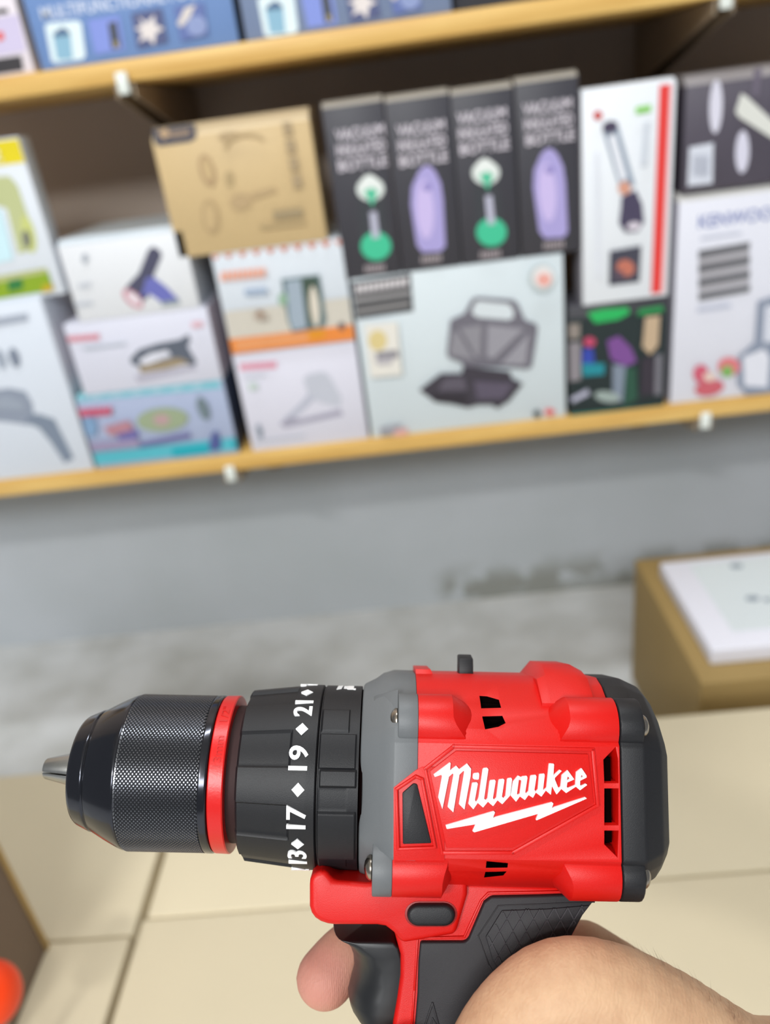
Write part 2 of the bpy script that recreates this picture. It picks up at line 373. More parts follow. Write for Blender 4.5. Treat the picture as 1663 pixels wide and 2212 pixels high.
R.art('corner_writing', [('9f8c6a', [(590, 456), (654, 448), (656, 466), (592, 474)]), ('b59e74', [(560, 486), (660, 474), (661, 482), (561, 494)])])
# --- toaster box and the four bottle boxes
zS = Z(990, 575)
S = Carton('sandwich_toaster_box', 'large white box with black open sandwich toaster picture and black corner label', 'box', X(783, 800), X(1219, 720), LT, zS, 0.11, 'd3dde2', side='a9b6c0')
S.art('black_label', [('3b3b40', [(757, 610), (886, 582), (893, 672), (770, 690)]), ('a5a3a4', [(764, 646), (886, 628), (887, 636), (765, 654)]), ('8d8b8b', [(768, 668), (884, 650), (885, 660), (769, 678)])]+bars('d8d3d6', 768, 616, 10, 9, 18, 2.5, -0.16))
S.art('printed_toaster_lid', [('6e6b76', [(972, 690), (985, 684), (1002, 676), (1018, 646), (1028, 640), (1108, 646), (1118, 655), (1133, 690), (1155, 697), (1161, 706), (1148, 790), (1138, 796), (1095, 792), (1000, 790), (996, 782), (968, 772), (964, 760)]), ('d5dde2', [(1022, 660), (1030, 648), (1098, 655), (1108, 668), (1108, 684), (1098, 690), (1030, 684), (1018, 674)]), ('8e8c94', [(992, 706), (1040, 700), (1036, 772), (1028, 768)]), ('8e8c94', [(978, 716), (986, 712), (1024, 776), (970, 764)]), ('9997a0', [(1052, 700), (1132, 708), (1066, 772), (1050, 770)]), ('9997a0', [(1142, 716), (1134, 786), (1080, 784)])])
S.art('printed_toaster_base', [('3b3641', [(905, 840), (952, 804), (996, 804), (1000, 788), (1100, 800), (1104, 814), (1128, 826), (1098, 864), (1072, 880), (1062, 872), (1030, 872), (1010, 878), (975, 870), (940, 866)]), ('5b5562', [(960, 815), (1000, 812), (1008, 840), (945, 842)]), ('5a5264', [(1022, 820), (1108, 826), (1086, 858), (1030, 860)]), ('2a252f', [(930, 846), (1010, 850), (1005, 872), (940, 862)])])
S.art('printed_seal', [('b9c3c4', ell(1169, 599, 29, 30)), ('e9e4e4', ell(1171, 597, 23, 24)), ('eaa79c', ell(1173, 602, 15, 14)), ])
S.art('printed_dot', [('26353a', ell(1158, 890, 8, 8))])
S.art('printed_dot', [('e25a5a', ell(1185, 886, 11, 7))])
S.art('printed_word', [('9a9aa2', [(820, 920), (866, 912), (867, 932), (822, 938)]), ('e0aaa4', [(850, 926), (880, 920), (880, 934), (852, 938)])])
S.art('printed_food_photo', [('e6e2da', [(786, 698), (858, 692), (868, 806), (800, 812)]), ('dcc98e', ell(816, 732, 20, 22)), ('8d8a92', [(810, 758), (858, 752), (862, 768), (816, 776)]), ('b8b4ba', [(808, 772), (850, 768), (846, 782), (816, 784)])])
edge = [(700, 385), (842, 370), (978, 352), (1113, 335), (1250, 320)]
lilac = dict(body='b6a8de', cap='b2a2da')
def bottle_box(i, x0, x1, ztop, kind, where):
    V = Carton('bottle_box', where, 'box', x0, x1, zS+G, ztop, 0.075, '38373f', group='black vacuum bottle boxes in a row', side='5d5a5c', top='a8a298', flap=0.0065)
    return V
tops = [(770, 212), (905, 198), (1040, 184), (1180, 160)]
info = [('first', 'green'), ('second', 'lilac'), ('third', 'green'), ('fourth', 'lilac')]
where = ['black bottle box with green bottle print, leftmost of the four beside kraft box',
         'black bottle box with lilac bottle print, between the two green bottle boxes',
         'black bottle box with green bottle print, between the two lilac bottle boxes',
         'black bottle box with lilac bottle print, rightmost of the four, beside white striped box']
tx = [(726, 298, 106, 30), (858, 288, 104, 30), (988, 262, 106, 32), (1130, 242, 104, 32)]
xb = [X(716, 400), X(848, 400), X(984, 380), X(1116, 360), X(1252, 340)]
bb = [(800, 380, 565), (922, 362, 545), (1049, 345, 535), (1186, 325, 515)]
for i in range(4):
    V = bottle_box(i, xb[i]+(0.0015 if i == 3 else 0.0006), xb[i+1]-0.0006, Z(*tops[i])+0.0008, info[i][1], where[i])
    x, y, w_, h_ = tx[i]
    for k, word in enumerate(('VACUUM', 'INSULATED', 'BOTTLE')):
        V.text('printed_title', word, x+k*3, y+8+k*33, w_, 23, 'd8d0da', bold=0.02)
    cx, t, bt = bb[i]
    cxb = cx+8
    if info[i][1] == 'lilac':
        V.art('printed_bottle', [('a99fd6', [(cx-18, t+8), (cx-6, t-4), (cx+6, t-4), (cx+18, t+8), (cx+30, t+34), (cx+35, t+70), (cxb+32, bt-14), (cxb+22, bt-2), (cxb-18, bt), (cxb-30, bt-16), (cx-35, t+80), (cx-33, t+42)]), ('c9b9e8', ell(cx-4, t+90, 19, 64, -3)), ('9086c4', ell(cx, t+42, 9, 9))])
    else:
        V.art('printed_bottle', [('33363c', [(cx-28, t+40), (cx+26, t+38), (cxb+34, bt-30), (cxb-30, bt-26)]), ('dfe6e2', ell(cx, t+28, 30, 26)), ('e6ebe8', ell(cx-2, t+14, 18, 17)), ('55c09a', [(cx-14, t+34), (cx+2, t+24), (cx+16, t+34), (cx+4, t+66)]), ('3bc094', ell(cxb+4, bt-34, 33, 31)), ('b9b9cc', [(cx-2, t+78), (cx+13, t+76), (cx+20, bt-52), (cx+4, bt-50)])])
    V.art('printed_caption', bars('a99ea2', cxb-20, bt+8, 6, 5, 15, 2.5, -0.1))
# --- flashlight / shaver column
zG = Z(1340, 652)
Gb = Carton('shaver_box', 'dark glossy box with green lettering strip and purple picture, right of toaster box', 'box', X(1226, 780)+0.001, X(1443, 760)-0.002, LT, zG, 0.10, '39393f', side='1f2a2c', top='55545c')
Gb.art('printed_picture', [('1b2a2c', [(1230, 690), (1440, 668), (1438, 880), (1228, 892)]), ('1fb45c', [(1268, 676), (1300, 668), (1356, 664), (1360, 676), (1335, 690), (1285, 698)]), ('22904c', [(1380, 668), (1430, 660), (1434, 672), (1376, 682)]), ('8f857e', [(1228, 700), (1252, 698), (1252, 730), (1228, 732)]), ('8c868c', [(1228, 740), (1254, 738), (1254, 820), (1228, 824)]), ('c04468', ell(1273, 738, 13, 11)), ('2f44a8', [(1258, 752), (1280, 752), (1284, 784), (1256, 786)]), ('168a98', [(1256, 785), (1305, 784), (1304, 808), (1258, 812)]), ('7a4a92', [(1310, 735), (1335, 724), (1362, 750), (1374, 780), (1350, 792), (1318, 775)]), ('7f8b9c', [(1322, 785), (1350, 790), (1344, 868), (1322, 862)]), ('24503f', [(1350, 792), (1372, 792), (1376, 860), (1346, 878)]), ('c2a98c', [(1392, 684), (1424, 680), (1420, 745), (1402, 765), (1386, 748)]), ('332c38', [(1384, 770), (1412, 770), (1412, 850), (1380, 855)]), ('77757e', [(1414, 765), (1428, 762), (1426, 850), (1412, 852)]), ('b4b4c8', [(1230, 858), (1268, 838), (1272, 850), (1236, 868)]), ('9aa8a4', ell(1310, 855, 28, 12, 10)), ('12806c', [(1228, 892), (1436, 872), (1436, 882), (1228, 900)])])
F_ = Carton('flashlight_box', 'upright white box with red side stripe and black flashlight picture', 'box', X(1257, 420), X(1452, 400), zG+G, Z(1350, 180), 0.055, 'e6eaf0', side='b9b4bc', flap=0.005)
F_.art('red_stripe', [('e23a36', [(1424, 184), (1448, 181), (1428, 632), (1406, 635)]), ('f0c9cc', [(1448, 181), (1452, 180), (1434, 632), (1428, 632)])])
F_.art('printed_flashlight', [('8e9cae', [(1300, 278), (1332, 262), (1372, 400), (1340, 412)]), ('e8eaf2', [(1313, 296), (1328, 288), (1354, 384), (1340, 392)]), ('463d56', ell(1317, 274, 17, 13, -15)), ('d49a84', ell(1348, 406, 14, 15)), ('443d58', [(1342, 425), (1372, 410), (1386, 440), (1390, 480), (1376, 500), (1350, 502), (1336, 482), (1340, 452)]), ('d8cfdb', ell(1368, 488, 15, 9, -10))])
F_.art('printed_photo', [('40404f', [(1316, 542), (1384, 530), (1380, 608), (1314, 616)]), ('c0705c', ell(1350, 578, 20, 18, 20)), ('5f4a58', ell(1336, 592, 10, 9))])
F_.arts('printed_mark', [('c84a48', ell(1290, 249, 10, 10)), ('86cf5a', [(1371, 232), (1404, 226), (1405, 240), (1372, 246)]), ('ccd2dc', [(1390, 265), (1402, 263), (1396, 355), (1382, 358)]), ('dfe2ea', [(1283, 330), (1292, 328), (1296, 600), (1287, 602)])])
# --- right stack
zK = Z(1560, 408)
K = Carton('juicer_box', 'tall white box with blue KENWOOD lettering and a juicer picture', 'box', X(1457, 640), 0.70, LT, zK, 0.24, 'dcdde8', side='a5a3b0', top='e2e0dc', flap=0.009)
K.text('printed_title', 'KENWOOD', 1508, 494, 182, 27, '6a78b4')
K.art('printed_stripes', [('6b6b70', [(1508, 541+i*31), (1620, 522+i*31), (1618, 540+i*30), (1508, 560+i*30)]) for i in range(4)]+[('b3b0b6', [(1508, 560+i*30), (1618, 541+i*30), (1617, 552+i*30), (1508, 571+i*30)]) for i in range(3)]+[('c3c6d4', [(1512, 512), (1600, 500), (1601, 505), (1512, 518)]), ('c0c4d4', [(1504, 664), (1576, 654), (1577, 664), (1505, 674)])])
K.art('printed_juicer', [('8a93a6', [(1634, 650), (1665, 640), (1700, 640), (1700, 860), (1610, 852), (1590, 830), (1592, 770), (1628, 738)]), ('dfe0ea', [(1603, 770), (1648, 752), (1660, 770), (1655, 835), (1606, 832)]), ('d5d8e4', [(1650, 660), (1700, 655), (1700, 735), (1646, 738)])])
K.art('printed_fruit', [('cf5a72', ell(1512, 806, 17, 20)), ('dd7a80', ell(1572, 790, 24, 20)), ('c9606c', ell(1530, 836, 32, 17, -12)), ('e2c9bd', ell(1530, 812, 14, 10)), ('7fb060', ell(1568, 800, 13, 13))])
Q = Carton('dark_gift_box', 'dark marbled box with white stickers on top of the tall white juicer box', 'box', X(1468, 320)+0.004, 0.68, zK+G, Z(1560, 152), 0.20, '4b4552', var=0.35, side='3a3540', top='9b9698', flap=0.011)
Q.art('printed_ribbons', [('d9d7e6', ell(1546, 230, 14, 58, 2, 24)), ('d5d3e4', ell(1603, 328, 15, 46, 2, 24)), ('d9dad4', [(1600, 202), (1612, 208), (1700, 290), (1700, 320), (1594, 252), (1588, 240)]), ('6a6272', [(1628, 150), (1645, 146), (1636, 210), (1624, 206)])])
Q.art('barcode_sticker', [('d4d8e4', [(1488, 318), (1540, 308), (1538, 396), (1484, 402)])]+[('8f94a4', [(1496+i*5, 336), (1498+i*5, 335.5), (1497+i*5, 380), (1495+i*5, 380.5)]) for i in range(7)])
# --- upper shelf
UT = UP_TOP+0.0003
YU = SY+0.004
U1 = Carton('multi_cooker_box', 'blue box with four small food pictures on the upper shelf, left one', 'box', X(95, 150)-0.002, X(512, 60), UT, UT+0.14, 0.22, '6f8fc4', side='3a4450')
U1.text('printed_title', 'MULTIFUNCTIONAL FOOD SE', 92, 44, 405, 24, 'd5dcec')
def foodpics(U, dx, dy, sl=0.0):
    P = lambda pts: [(x+dx, y+dy) for x, y in pts]
    U.art('printed_picture', [('dfeef2', P([(97, 56), (104, 50), (168, 44), (176, 50), (185, 120), (180, 128), (122, 137), (112, 132)])), ('88b4cc', P([(114, 74), (136, 60), (152, 72), (158, 128), (124, 130)])), ('4d6a8c', P([(116, 72), (136, 58), (152, 70), (150, 76), (118, 80)]))])
    U.art('printed_picture', [('7f90d8', P([(190, 44), (258, 33), (270, 108), (206, 118)])), ('3f4450', P([(234, 50), (252, 46), (262, 102), (242, 106)])), ('a09060', P([(246, 90), (254, 88), (258, 102), (250, 104)]))])
    U.art('printed_picture', [('4d5580', P([(284, 30), (350, 18), (364, 92), (298, 106)])), ('e2d9d6', P([(300, 36), (318, 50), (334, 32), (336, 54), (356, 62), (338, 72), (334, 98), (320, 82), (302, 92), (308, 70), (292, 62), (310, 54)]))])
    U.art('printed_picture', [('5d6ea8', P([(376, 16), (440, 6), (452, 76), (392, 90)])), ('d8cfc9', P([(384, 52), (400, 18), (424, 10), (410, 40), (392, 60)])), ('8a98c4', ell(426+dx, 56+dy, 22, 22))])
foodpics(U1, 0, 0)
U2 = Carton('multi_cooker_box', 'greyer blue box with small food pictures on the upper shelf, right of the first', 'box', X(527, 60), X(975, 5), UT, UT+0.14, 0.20, '7888a8', side='4a5058')
foodpics(U2, 459, -57)
U3 = Carton('black_box', 'black box at the right end of the upper shelf row, just in frame', 'box', X(985, 2), X(1300, -20), UT, UT+0.12, 0.20, '2c303c', yf=SY+0.02)
U0 = Carton('toy_box', 'white box with lilac panel and black stripe, far left of the upper shelf', 'box', -0.66, X(76, 120)-0.005, UT, UT+0.15, 0.20, 'ebe2ea')
U0.art('lilac_panel', [('cdc3e0', [(-40, 45), (40, 30), (56, 110), (-40, 126)]), ('e04a3a', [(-8, 70), (6, 68), (10, 84), (-4, 90)]), ('2e2a2e', [(-40, 132), (46, 120), (52, 152), (-40, 166)]), ('2e2a2e', [(-40, 24), (16, 18), (18, 28), (-40, 34)])])

# ------------------------------------------------------------------ cartons on the floor
tan = mat('tan_card', 'd5c9ac', 0.7, var=0.07, vscale=7)
tan_tape = mat('paper_tape', 'dccba4', 0.6)
FT = 0.26
def floor_carton(label, x0, x1, y0, y1, h, m=tan, group=None, tape=True, name='storage_carton'):
    root = empty(name, label, 'carton', ((x0+x1)/2, (y0+y1)/2, 0), group)
    hx, hy = (x1-x0)/2, (y1-y0)/2
    b = MB(); b.box((-hx, -hy, 0), (hx, hy, h)); b.build('carton', m, root, bevel=0.003, seg=3)
    if tape:
        t = MB(); t.box((-0.0008, -hy, h+0.0001), (0.0008, hy, h+0.0004)); t.build('flap_seam', mat('seam_brown', 'bfab84', 0.8), root, smooth=0)
    return root
floor_carton('large tan carton near the wall, right of the gap, behind the drill', -0.2955, 0.62, 0.4625, 0.657, FT, tape=False)
floor_carton('tan carton near the wall, left of the gap, behind the chuck', -0.80, -0.3035, 0.447, 0.657, FT, tape=False)
floor_carton('large tan carton right of the gap, under the hand', -0.2985, 0.62, -0.25, 0.4612, FT, tape=False)
floor_carton('tan carton at lower left, under the shaded box', -0.80, -0.3045, -0.25, 0.4455, FT, tape=False)
kraft = mat('kraft_card', '9d8350', 0.75, var=0.08, vscale=9)
kc = floor_carton('brown kraft carton on the concrete floor at right, under the white tray', 0.297, 0.78, 0.742, 1.03, 0.226, kraft, tape=False)
tr = empty('white_tray_box', 'flat white box lying on the brown kraft carton at right', 'box', (0.55, 0.877, 0.2263))
b = MB(); b.box((-0.232, -0.105, 0), (0.23, 0.10, 0.024)); b.build('carton', mat('white_card', 'e4e4ee', 0.6), tr, bevel=0.003, seg=3)
b = MB(); b.box((-0.195, -0.075, 0.0242), (0.20, 0.085, 0.0246)); b.build('printed_panel', mat('pale_print', 'd9e1e4', 0.6), tr, smooth=0)
def blob(pts, z): return [(x, y, z) for x, y in pts]
b = MB()
for (cx_, cy_, rr) in ((-0.145, -0.01, 0.009), (-0.128, -0.016, 0.006), (-0.10, 0.0, 0.005), (-0.135, 0.07, 0.009), (-0.09, -0.012, 0.004)):
    pts = ell(cx_, cy_, rr, rr*0.7, 0, 10); b.prism([(x, y, 0.0247) for x, y in pts], [(x, y, 0.0250) for x, y in pts])
b.build('printed_lettering', mat('grey_print', '8c98a4', 0.6), tr, smooth=0)
# shaded tall box at the lower left and the orange thing before it
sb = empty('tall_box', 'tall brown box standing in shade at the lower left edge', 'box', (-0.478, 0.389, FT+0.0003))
b = MB(); b.box((-0.10, -0.052, 0), (0.10, 0.052, 0.34)); b.build('carton', mat('shaded_kraft_card', '7c6a5c', 0.7, var=0.08), sb, bevel=0.002)  # kraft colour darkened for the shade on this box
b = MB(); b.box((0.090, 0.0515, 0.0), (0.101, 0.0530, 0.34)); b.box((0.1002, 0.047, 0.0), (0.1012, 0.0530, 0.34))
lab(b.build('edge_bounce_strip', mat('bounce_lit_kraft', 'b89a60', 0.7), sb, bevel=0.0006), 'yellowish strip for bounce light painted on the kraft edge')  # paler strip paints the bounce light along the kraft edge
# orange knob on a thin post, between the camera and the shaded box
_k = on_z(-27, 2152, FT+0.095)
pot = empty('post_knob', 'bright orange-red round knob on a thin post at the bottom left corner', 'knob', Vector((_k.x, _k.y, FT+0.0003)))
def ball_rings(r, zc, n=48, k=32):
    return [[(r*math.sin(math.pi*(0.01+0.98*j/k))*math.cos(2*math.pi*i/n), r*math.sin(math.pi*(0.01+0.98*j/k))*math.sin(2*math.pi*i/n), zc-r*math.cos(math.pi*(0.01+0.98*j/k))) for i in range(n)] for j in range(k+1)]
def disc(r, z): return [(r*math.cos(2*math.pi*i/32), r*math.sin(2*math.pi*i/32), z) for i in range(32)]
b = MB(); b.loft(ball_rings(0.0232, 0.095)); b.build('knob', mat('orange_plastic', 'ff4408', 0.4), pot, smooth=60)
b = MB(); b.loft([disc(0.0032, 0.002), disc(0.0032, 0.074)]); b.build('post', mat('post_steel', '8a8480', 0.4, 0.8), pot)
b = MB(); b.loft([disc(0.016, 0), disc(0.016, 0.002), disc(0.014, 0.003)]); b.build('base', mat('post_steel', '8a8480', 0.4, 0.8), pot)
#DRILL#
# ------------------------------------------------------------------ drill
Z0 = 0.2245
_t = math.radians(1.2)
EX = RT*math.cos(_t) - UP*math.sin(_t)
_ey = UP*math.cos(_t) + RT*math.sin(_t)
_ez = -FW
_q = math.radians(8)
EY = _ey*math.cos(_q) - _ez*math.sin(_q)
EZ = _ez*math.cos(_q) + _ey*math.sin(_q)
DO = CAM + FW*Z0 - UP*0.0752
DM = Matrix(((EX.x, EY.x, EZ.x, DO.x), (EX.y, EY.y, EZ.y, DO.y), (EX.z, EY.z, EZ.z, DO.z), (0, 0, 0, 1)))
DI = DM.inverted()
def L(px, py, d):
    """point of the side view at distance d from the drill's middle plane, in the drill's own frame"""
    v = ray(px, py); s = (d - (CAM-DO).dot(EZ))/v.dot(EZ)
    return DI @ (CAM + v*s)
def proj(p):
    q = (DM @ Vector(p)) - CAM
    z = q.dot(FW); return CX+FPX*q.dot(RT)/z, CY-FPX*q.dot(UP)/z

red = mat('red_plastic', 'cc0c04', 0.42, grain=0.5, gscale=5200, spec=0.4)
redsm = mat('red_ring_plastic', 'd01410', 0.33, grain=0.1, gscale=1500)
grey = mat('grey_plastic', '66696b', 0.5, grain=0.45, gscale=4800)
black = mat('black_plastic', '17171a', 0.5, grain=0.5, gscale=4800, spec=0.4)
rubber = mat('black_rubber', '1e1c20', 0.62, grain=0.5, gscale=4800)
trig = mat('trigger_plastic', '1b1c1e', 0.36)
chrome = mat('dark_metal', '414248', 0.15, 0.92)
knurlm = mat('knurled_metal', '6e6f73', 0.27, 0.9)
jawm = mat('jaw_steel', 'a3a3a0', 0.32, 1.0, var=0.15, vscale=300)
screwm = mat('screw_steel', 'a59c90', 0.25, 1.0)
hole = mat('recess_shade', '0b0505', 0.9, spec=0.0)  # near-black colour standing for the shade in vents and gaps
white = mat('white_print', 'ffffff', 0.5)

drill = empty('cordless_drill', 'red, grey and black cordless drill held in the hand, chuck pointing left', 'drill', mw=DM)

def ring(X, r, n=96, f=None):
    return [Vector((X, r*math.sin(2*math.pi*i/n), r*math.cos(2*math.pi*i/n))) for i in range(n)]
def lathe(name, prof, m, parent=drill, n=96, smooth=30, bevel=0.0):
    b = MB(); b.loft([ring(X, r, n) for X, r in prof]); return b.build(name, m, parent, smooth=smooth, bevel=bevel, seg=3, blim=8)
def phi_of(px, py, X, r):
    best = None
    for i in range(-90, 91):
        for s in (0,):
            a = math.radians(i)
            q = proj((X, r*math.sin(a), r*math.cos(a)))
            e = abs(q[1]-py)
            if best is None or e < best[0]: best = (e, a)
    a0 = best[1]
    for k in range(30):
        a = a0+math.radians((k-15)/15)
        e = abs(proj((X, r*math.sin(a), r*math.cos(a)))[1]-py)
        if e < best[0]: best = (e, a)
    return best[1]

# --- chuck
chuck = lathe('chuck_nose', [(-0.0853, 0.0080), (-0.0858, 0.0125), (-0.0854, 0.0143), (-0.0846, 0.0150), (-0.0816, 0.0163), (-0.0808, 0.0166), (-0.0803, 0.0162), (-0.0800, 0.0168), (-0.0760, 0.0189), (-0.0725, 0.02055), (-0.0712, 0.0210), (-0.0706, 0.0210)], chrome, n=128, bevel=0.00028)
def knurl():
    x0, x1 = -0.0706, -0.0487; nphi = 112; rows = 44; r0 = 0.0209; ra = 0.02125
    vs = []; fs = []
    dx = (x1-x0)/rows
    for j in range(rows+1):
        for i in range(nphi):
            a = 2*math.pi*(i+0.5*(j % 2))/nphi
            vs.append((x0+dx*j, r0*math.sin(a), r0*math.cos(a)))
    def idx(j, i): return j*nphi+(i % nphi)
    for j in range(1, rows):
        for i in range(nphi):
            # diamond around lattice point (j,i)
            o = j % 2
            up_ = idx(j-1, i+(0 if o else 0)); 
            lft = (idx(j-1, i), idx(j-1, i+1)) if o else (idx(j-1, i-1), idx(j-1, i))
            rgt = (idx(j+1, i), idx(j+1, i+1)) if o else (idx(j+1, i-1), idx(j+1, i))
    # diamonds with corners (j-1,*),(j,*),(j,*+1),(j+1,*)
    for j in range(1, rows):
        for i in range(nphi):
            a0 = idx(j, i); a1 = idx(j, i+1)
            if j % 2: t = idx(j-1, i+1); b_ = idx(j+1, i+1)
            else: t = idx(j-1, i); b_ = idx(j+1, i)
            a = 2*math.pi*(i+0.5+0.5*(j % 2))/nphi
            k = len(vs); s = 0.42
            c = [Vector(vs[q]) for q in (a0, t, a1, b_)]
            cen = Vector((x0+dx*j, ra*math.sin(a), ra*math.cos(a)))
            sc = [Vector((cen.x+(q.x-cen.x)*s, cen.y+(q.y/r0*ra-cen.y)*s, cen.z+(q.z/r0*ra-cen.z)*s)) for q in c]
            vs += sc
            for e, (p, q) in enumerate(((a0, t), (t, a1), (a1, b_), (b_, a0))):
                fs.append((p, q, k+(e+1) % 4, k+e))
            fs.append((k, k+1, k+2, k+3))
    mesh('knurled_sleeve', vs, fs, knurlm, drill, smooth=0)
knurl()
lathe('sleeve_core', [(-0.0708, 0.0205), (-0.0707, 0.0208), (-0.0486, 0.0208), (-0.0485, 0.0205)], knurlm)
lathe('sleeve_rim', [(-0.0488, 0.0205), (-0.0488, 0.0212), (-0.0484, 0.02135), (-0.0468, 0.02135), (-0.0464, 0.0210), (-0.0464, 0.018)], chrome, n=128, bevel=0.00028)
lathe('red_ring', [(-0.0462, 0.018), (-0.0462, 0.0210), (-0.0459, 0.02125), (-0.0424, 0.02135), (-0.0421, 0.0211), (-0.0420, 0.018)], redsm)
lathe('spindle_gap', [(-0.0422, 0.0186), (-0.0380, 0.0186)], mat('dark_red_spacer', '2a0706', 0.7))
# jaws
for k in range(3):
    a0 = math.radians(90+120*k+18); 
    def sec(X, r, rin=0.0007):
        pts = [Vector((X, rin*math.sin(a0+math.radians(60)), rin*math.cos(a0+math.radians(60))))]
        for q in range(9):
            a = a0+math.radians(3+114*q/8); pts.append(Vector((X, r*math.sin(a), r*math.cos(a))))
        return pts
    b = MB(); b.loft([sec(-0.0968, 0.0024), sec(-0.0965, 0.0028), sec(-0.0870, 0.0050), sec(-0.0840, 0.0052)])
    b.build('jaw', jawm, drill, bevel=0.0002, smooth=40)

# --- torque collar, with finger recesses
def relief(name, xs, nphi, rf, m, parent=drill):
    rings = []
    for X in xs:
        rings.append([Vector((X, rf(X, 2*math.pi*i/nphi)*math.sin(2*math.pi*i/nphi), rf(X, 2*math.pi*i/nphi)*math.cos(2*math.pi*i/nphi))) for i in range(nphi)])
    b = MB(); b.loft(rings); return b.build(name, m, parent, smooth=28)
XCL, XCR = -0.0389, -0.0178
pc = phi_of(560, 1616, -0.032, 0.0236); pc2 = phi_of(560, 1772, -0.032, 0.0236)
per = 2*math.pi/round(2*math.pi/abs(pc-pc2))
def sstep(a, b, x):
    t = max(0, min(1, (x-a)/(b-a))); return t*t*(3-2*t)
def r_collar(X, a):
    t = (X-XCL)/(XCR-XCL)
    r = 0.0229+(0.0249-0.0229)*min(1, t*1.15)
    if t < 0.03: r -= 0.0012*(1-t/0.03)
    if t > 0.985: r -= 0.0005
    d = (a-pc+per/2) % per - per/2
    hw = per*0.245
    m = 1-sstep(hw-0.012, hw+0.016, abs(d))
    m *= 1-sstep(-0.0251, -0.0244, X)
    return r-0.00085*m
xs = [XCL+(XCR-XCL)*i/60 for i in range(61)]
relief('torque_collar', [XCL]+xs[1:], 480, r_collar, black)
# --- mode ring
XML, XMR = -0.0176, -0.0070
blocks = [(-0.0170, -0.0098, 1581, 1533, 0.0005), (-0.0172, -0.0078, 1662, 1585, 0.0004), (-0.0168, -0.0075, 1701, 1664, 0.0010), (-0.0170, -0.0098, 1752, 1704, -0.0001), (-0.0172, -0.0075, 1852, 1755, 0.0011), (-0.0172, -0.0098, 1872, 1854, 0.0003)]
blk = [(x0, x1, phi_of(0, ya, -0.012, 0.0250), phi_of(0, yb, -0.012, 0.0250), h) for x0, x1, ya, yb, h in blocks]
def r_mode(X, a):
    a = (a+math.pi) % (2*math.pi)-math.pi
    r = 0.0248
    for x0, x1, a0, a1, h in blk:
        for off in (0, math.pi, -math.pi):
            b_ = a-off
            m = sstep(a0-0.004, a0+0.012, b_)*(1-sstep(a1-0.012, a1+0.004, b_))*sstep(x0-0.0001, x0+0.0002, X)*(1-sstep(x1-0.0002, x1+0.0001, X))
            r += h*m
    if X < XML+0.0003: r -= 0.0004
    return r
relief('mode_ring', [XML+(XMR-XML)*i/50 for i in range(51)], 480, r_mode, black)
lathe('gap_shade', [(-0.0180, 0.0238), (-0.0060, 0.0238)], hole)  # black filler paints the shade in the gap

# writing wrapped round the collar
def wrap(name, s, px, py, X, r, wdt, hgt, m, depth=0.00018, bold=0.02, geo=None, parent=drill, flip=False):
    vs, fs = geo if geo else text_mesh(s, 1.0, bold)
    vs = fit(vs, wdt, hgt)
    a = phi_of(px, py, X, r)
    out = []
    for v in vs:
        u = v.x-wdt/2; t = v.y-hgt/2
        rr = (r(X) if callable(r) else r) + (depth if v.z > 0 else -0.0006)
        al = a+u/r
        out.append((X-t, rr*math.sin(al), rr*math.cos(al)))
    return mesh(name, out, fs, m, parent, fix=False)
RN = 0.0249
for s, py, wd in (('21', 1529, 0.0058), ('19', 1637, 0.0062), ('17', 1766, 0.0062), ('13', 1853, 0.0062)):
    wrap('collar_number', s, 640, py, -0.0225, RN, wd, 0.0050, white)
wrap('collar_number', '2', 640, 1479, -0.0225, RN, 0.0028, 0.0050, white)
wrap('collar_number', '12', 640, 1900, -0.0225, RN, 0.0060, 0.0050, white)
dia = ([Vector((x, y, z)) for z in (-1, 1) for x, y in ((-1, 0), (0, -1), (1, 0), (0, 1))], [(3, 2, 1, 0), (4, 5, 6, 7)]+[(i, (i+1) % 4, (i+1) % 4+4, i+4) for i in range(4)])
for py in (1496, 1575, 1706, 1823):
    wrap('collar_diamond', '', 640, py, -0.0222, RN, 0.0035, 0.0033, white, geo=dia)
# drill bit and hammer symbols on top of the mode ring
sym = MB()
sa = phi_of(740, 1487, -0.0115, 0.0249)
def arcbox(X0, X1, u0, u1, sh=0.0, r=0.0248):
    lo = []; hi = []
    for (X, u) in ((X0, u0), (X1, u0+sh), (X1, u1+sh), (X0, u1)):
        a = sa+u/r
        lo.append((X, (r-0.0005)*math.sin(a), (r-0.0005)*math.cos(a))); hi.append((X, (r+0.00012)*math.sin(a), (r+0.00012)*math.cos(a)))
    sym.prism(lo, hi)
for i in range(4): arcbox(-0.0142+i*0.0001, -0.0128+i*0.0001, -0.0012+i*0.0013, -0.0005+i*0.0013, 0.0009)
arcbox(-0.0112, -0.0094, -0.0008, 0.0038); arcbox(-0.0122, -0.0112, 0.0000, 0.0006); arcbox(-0.0122, -0.0112, 0.0014, 0.0020); arcbox(-0.0122, -0.0112, 0.0028, 0.0034); arcbox(-0.0094, -0.0088, -0.0010, 0.0002)
sym.build('mode_symbols', white, drill, smooth=0)
redem = mat('red_embossed', 'c20f0b', 0.4)
wrap('ring_writing', '13mm', 475, 1622, -0.0441, 0.0213, 0.0082, 0.0021, redem, depth=0.00012, bold=0.0)
wrap('ring_writing', '1/2"', 475, 1541, -0.0441, 0.0213, 0.0062, 0.0022, redem, depth=0.00012, bold=0.0)

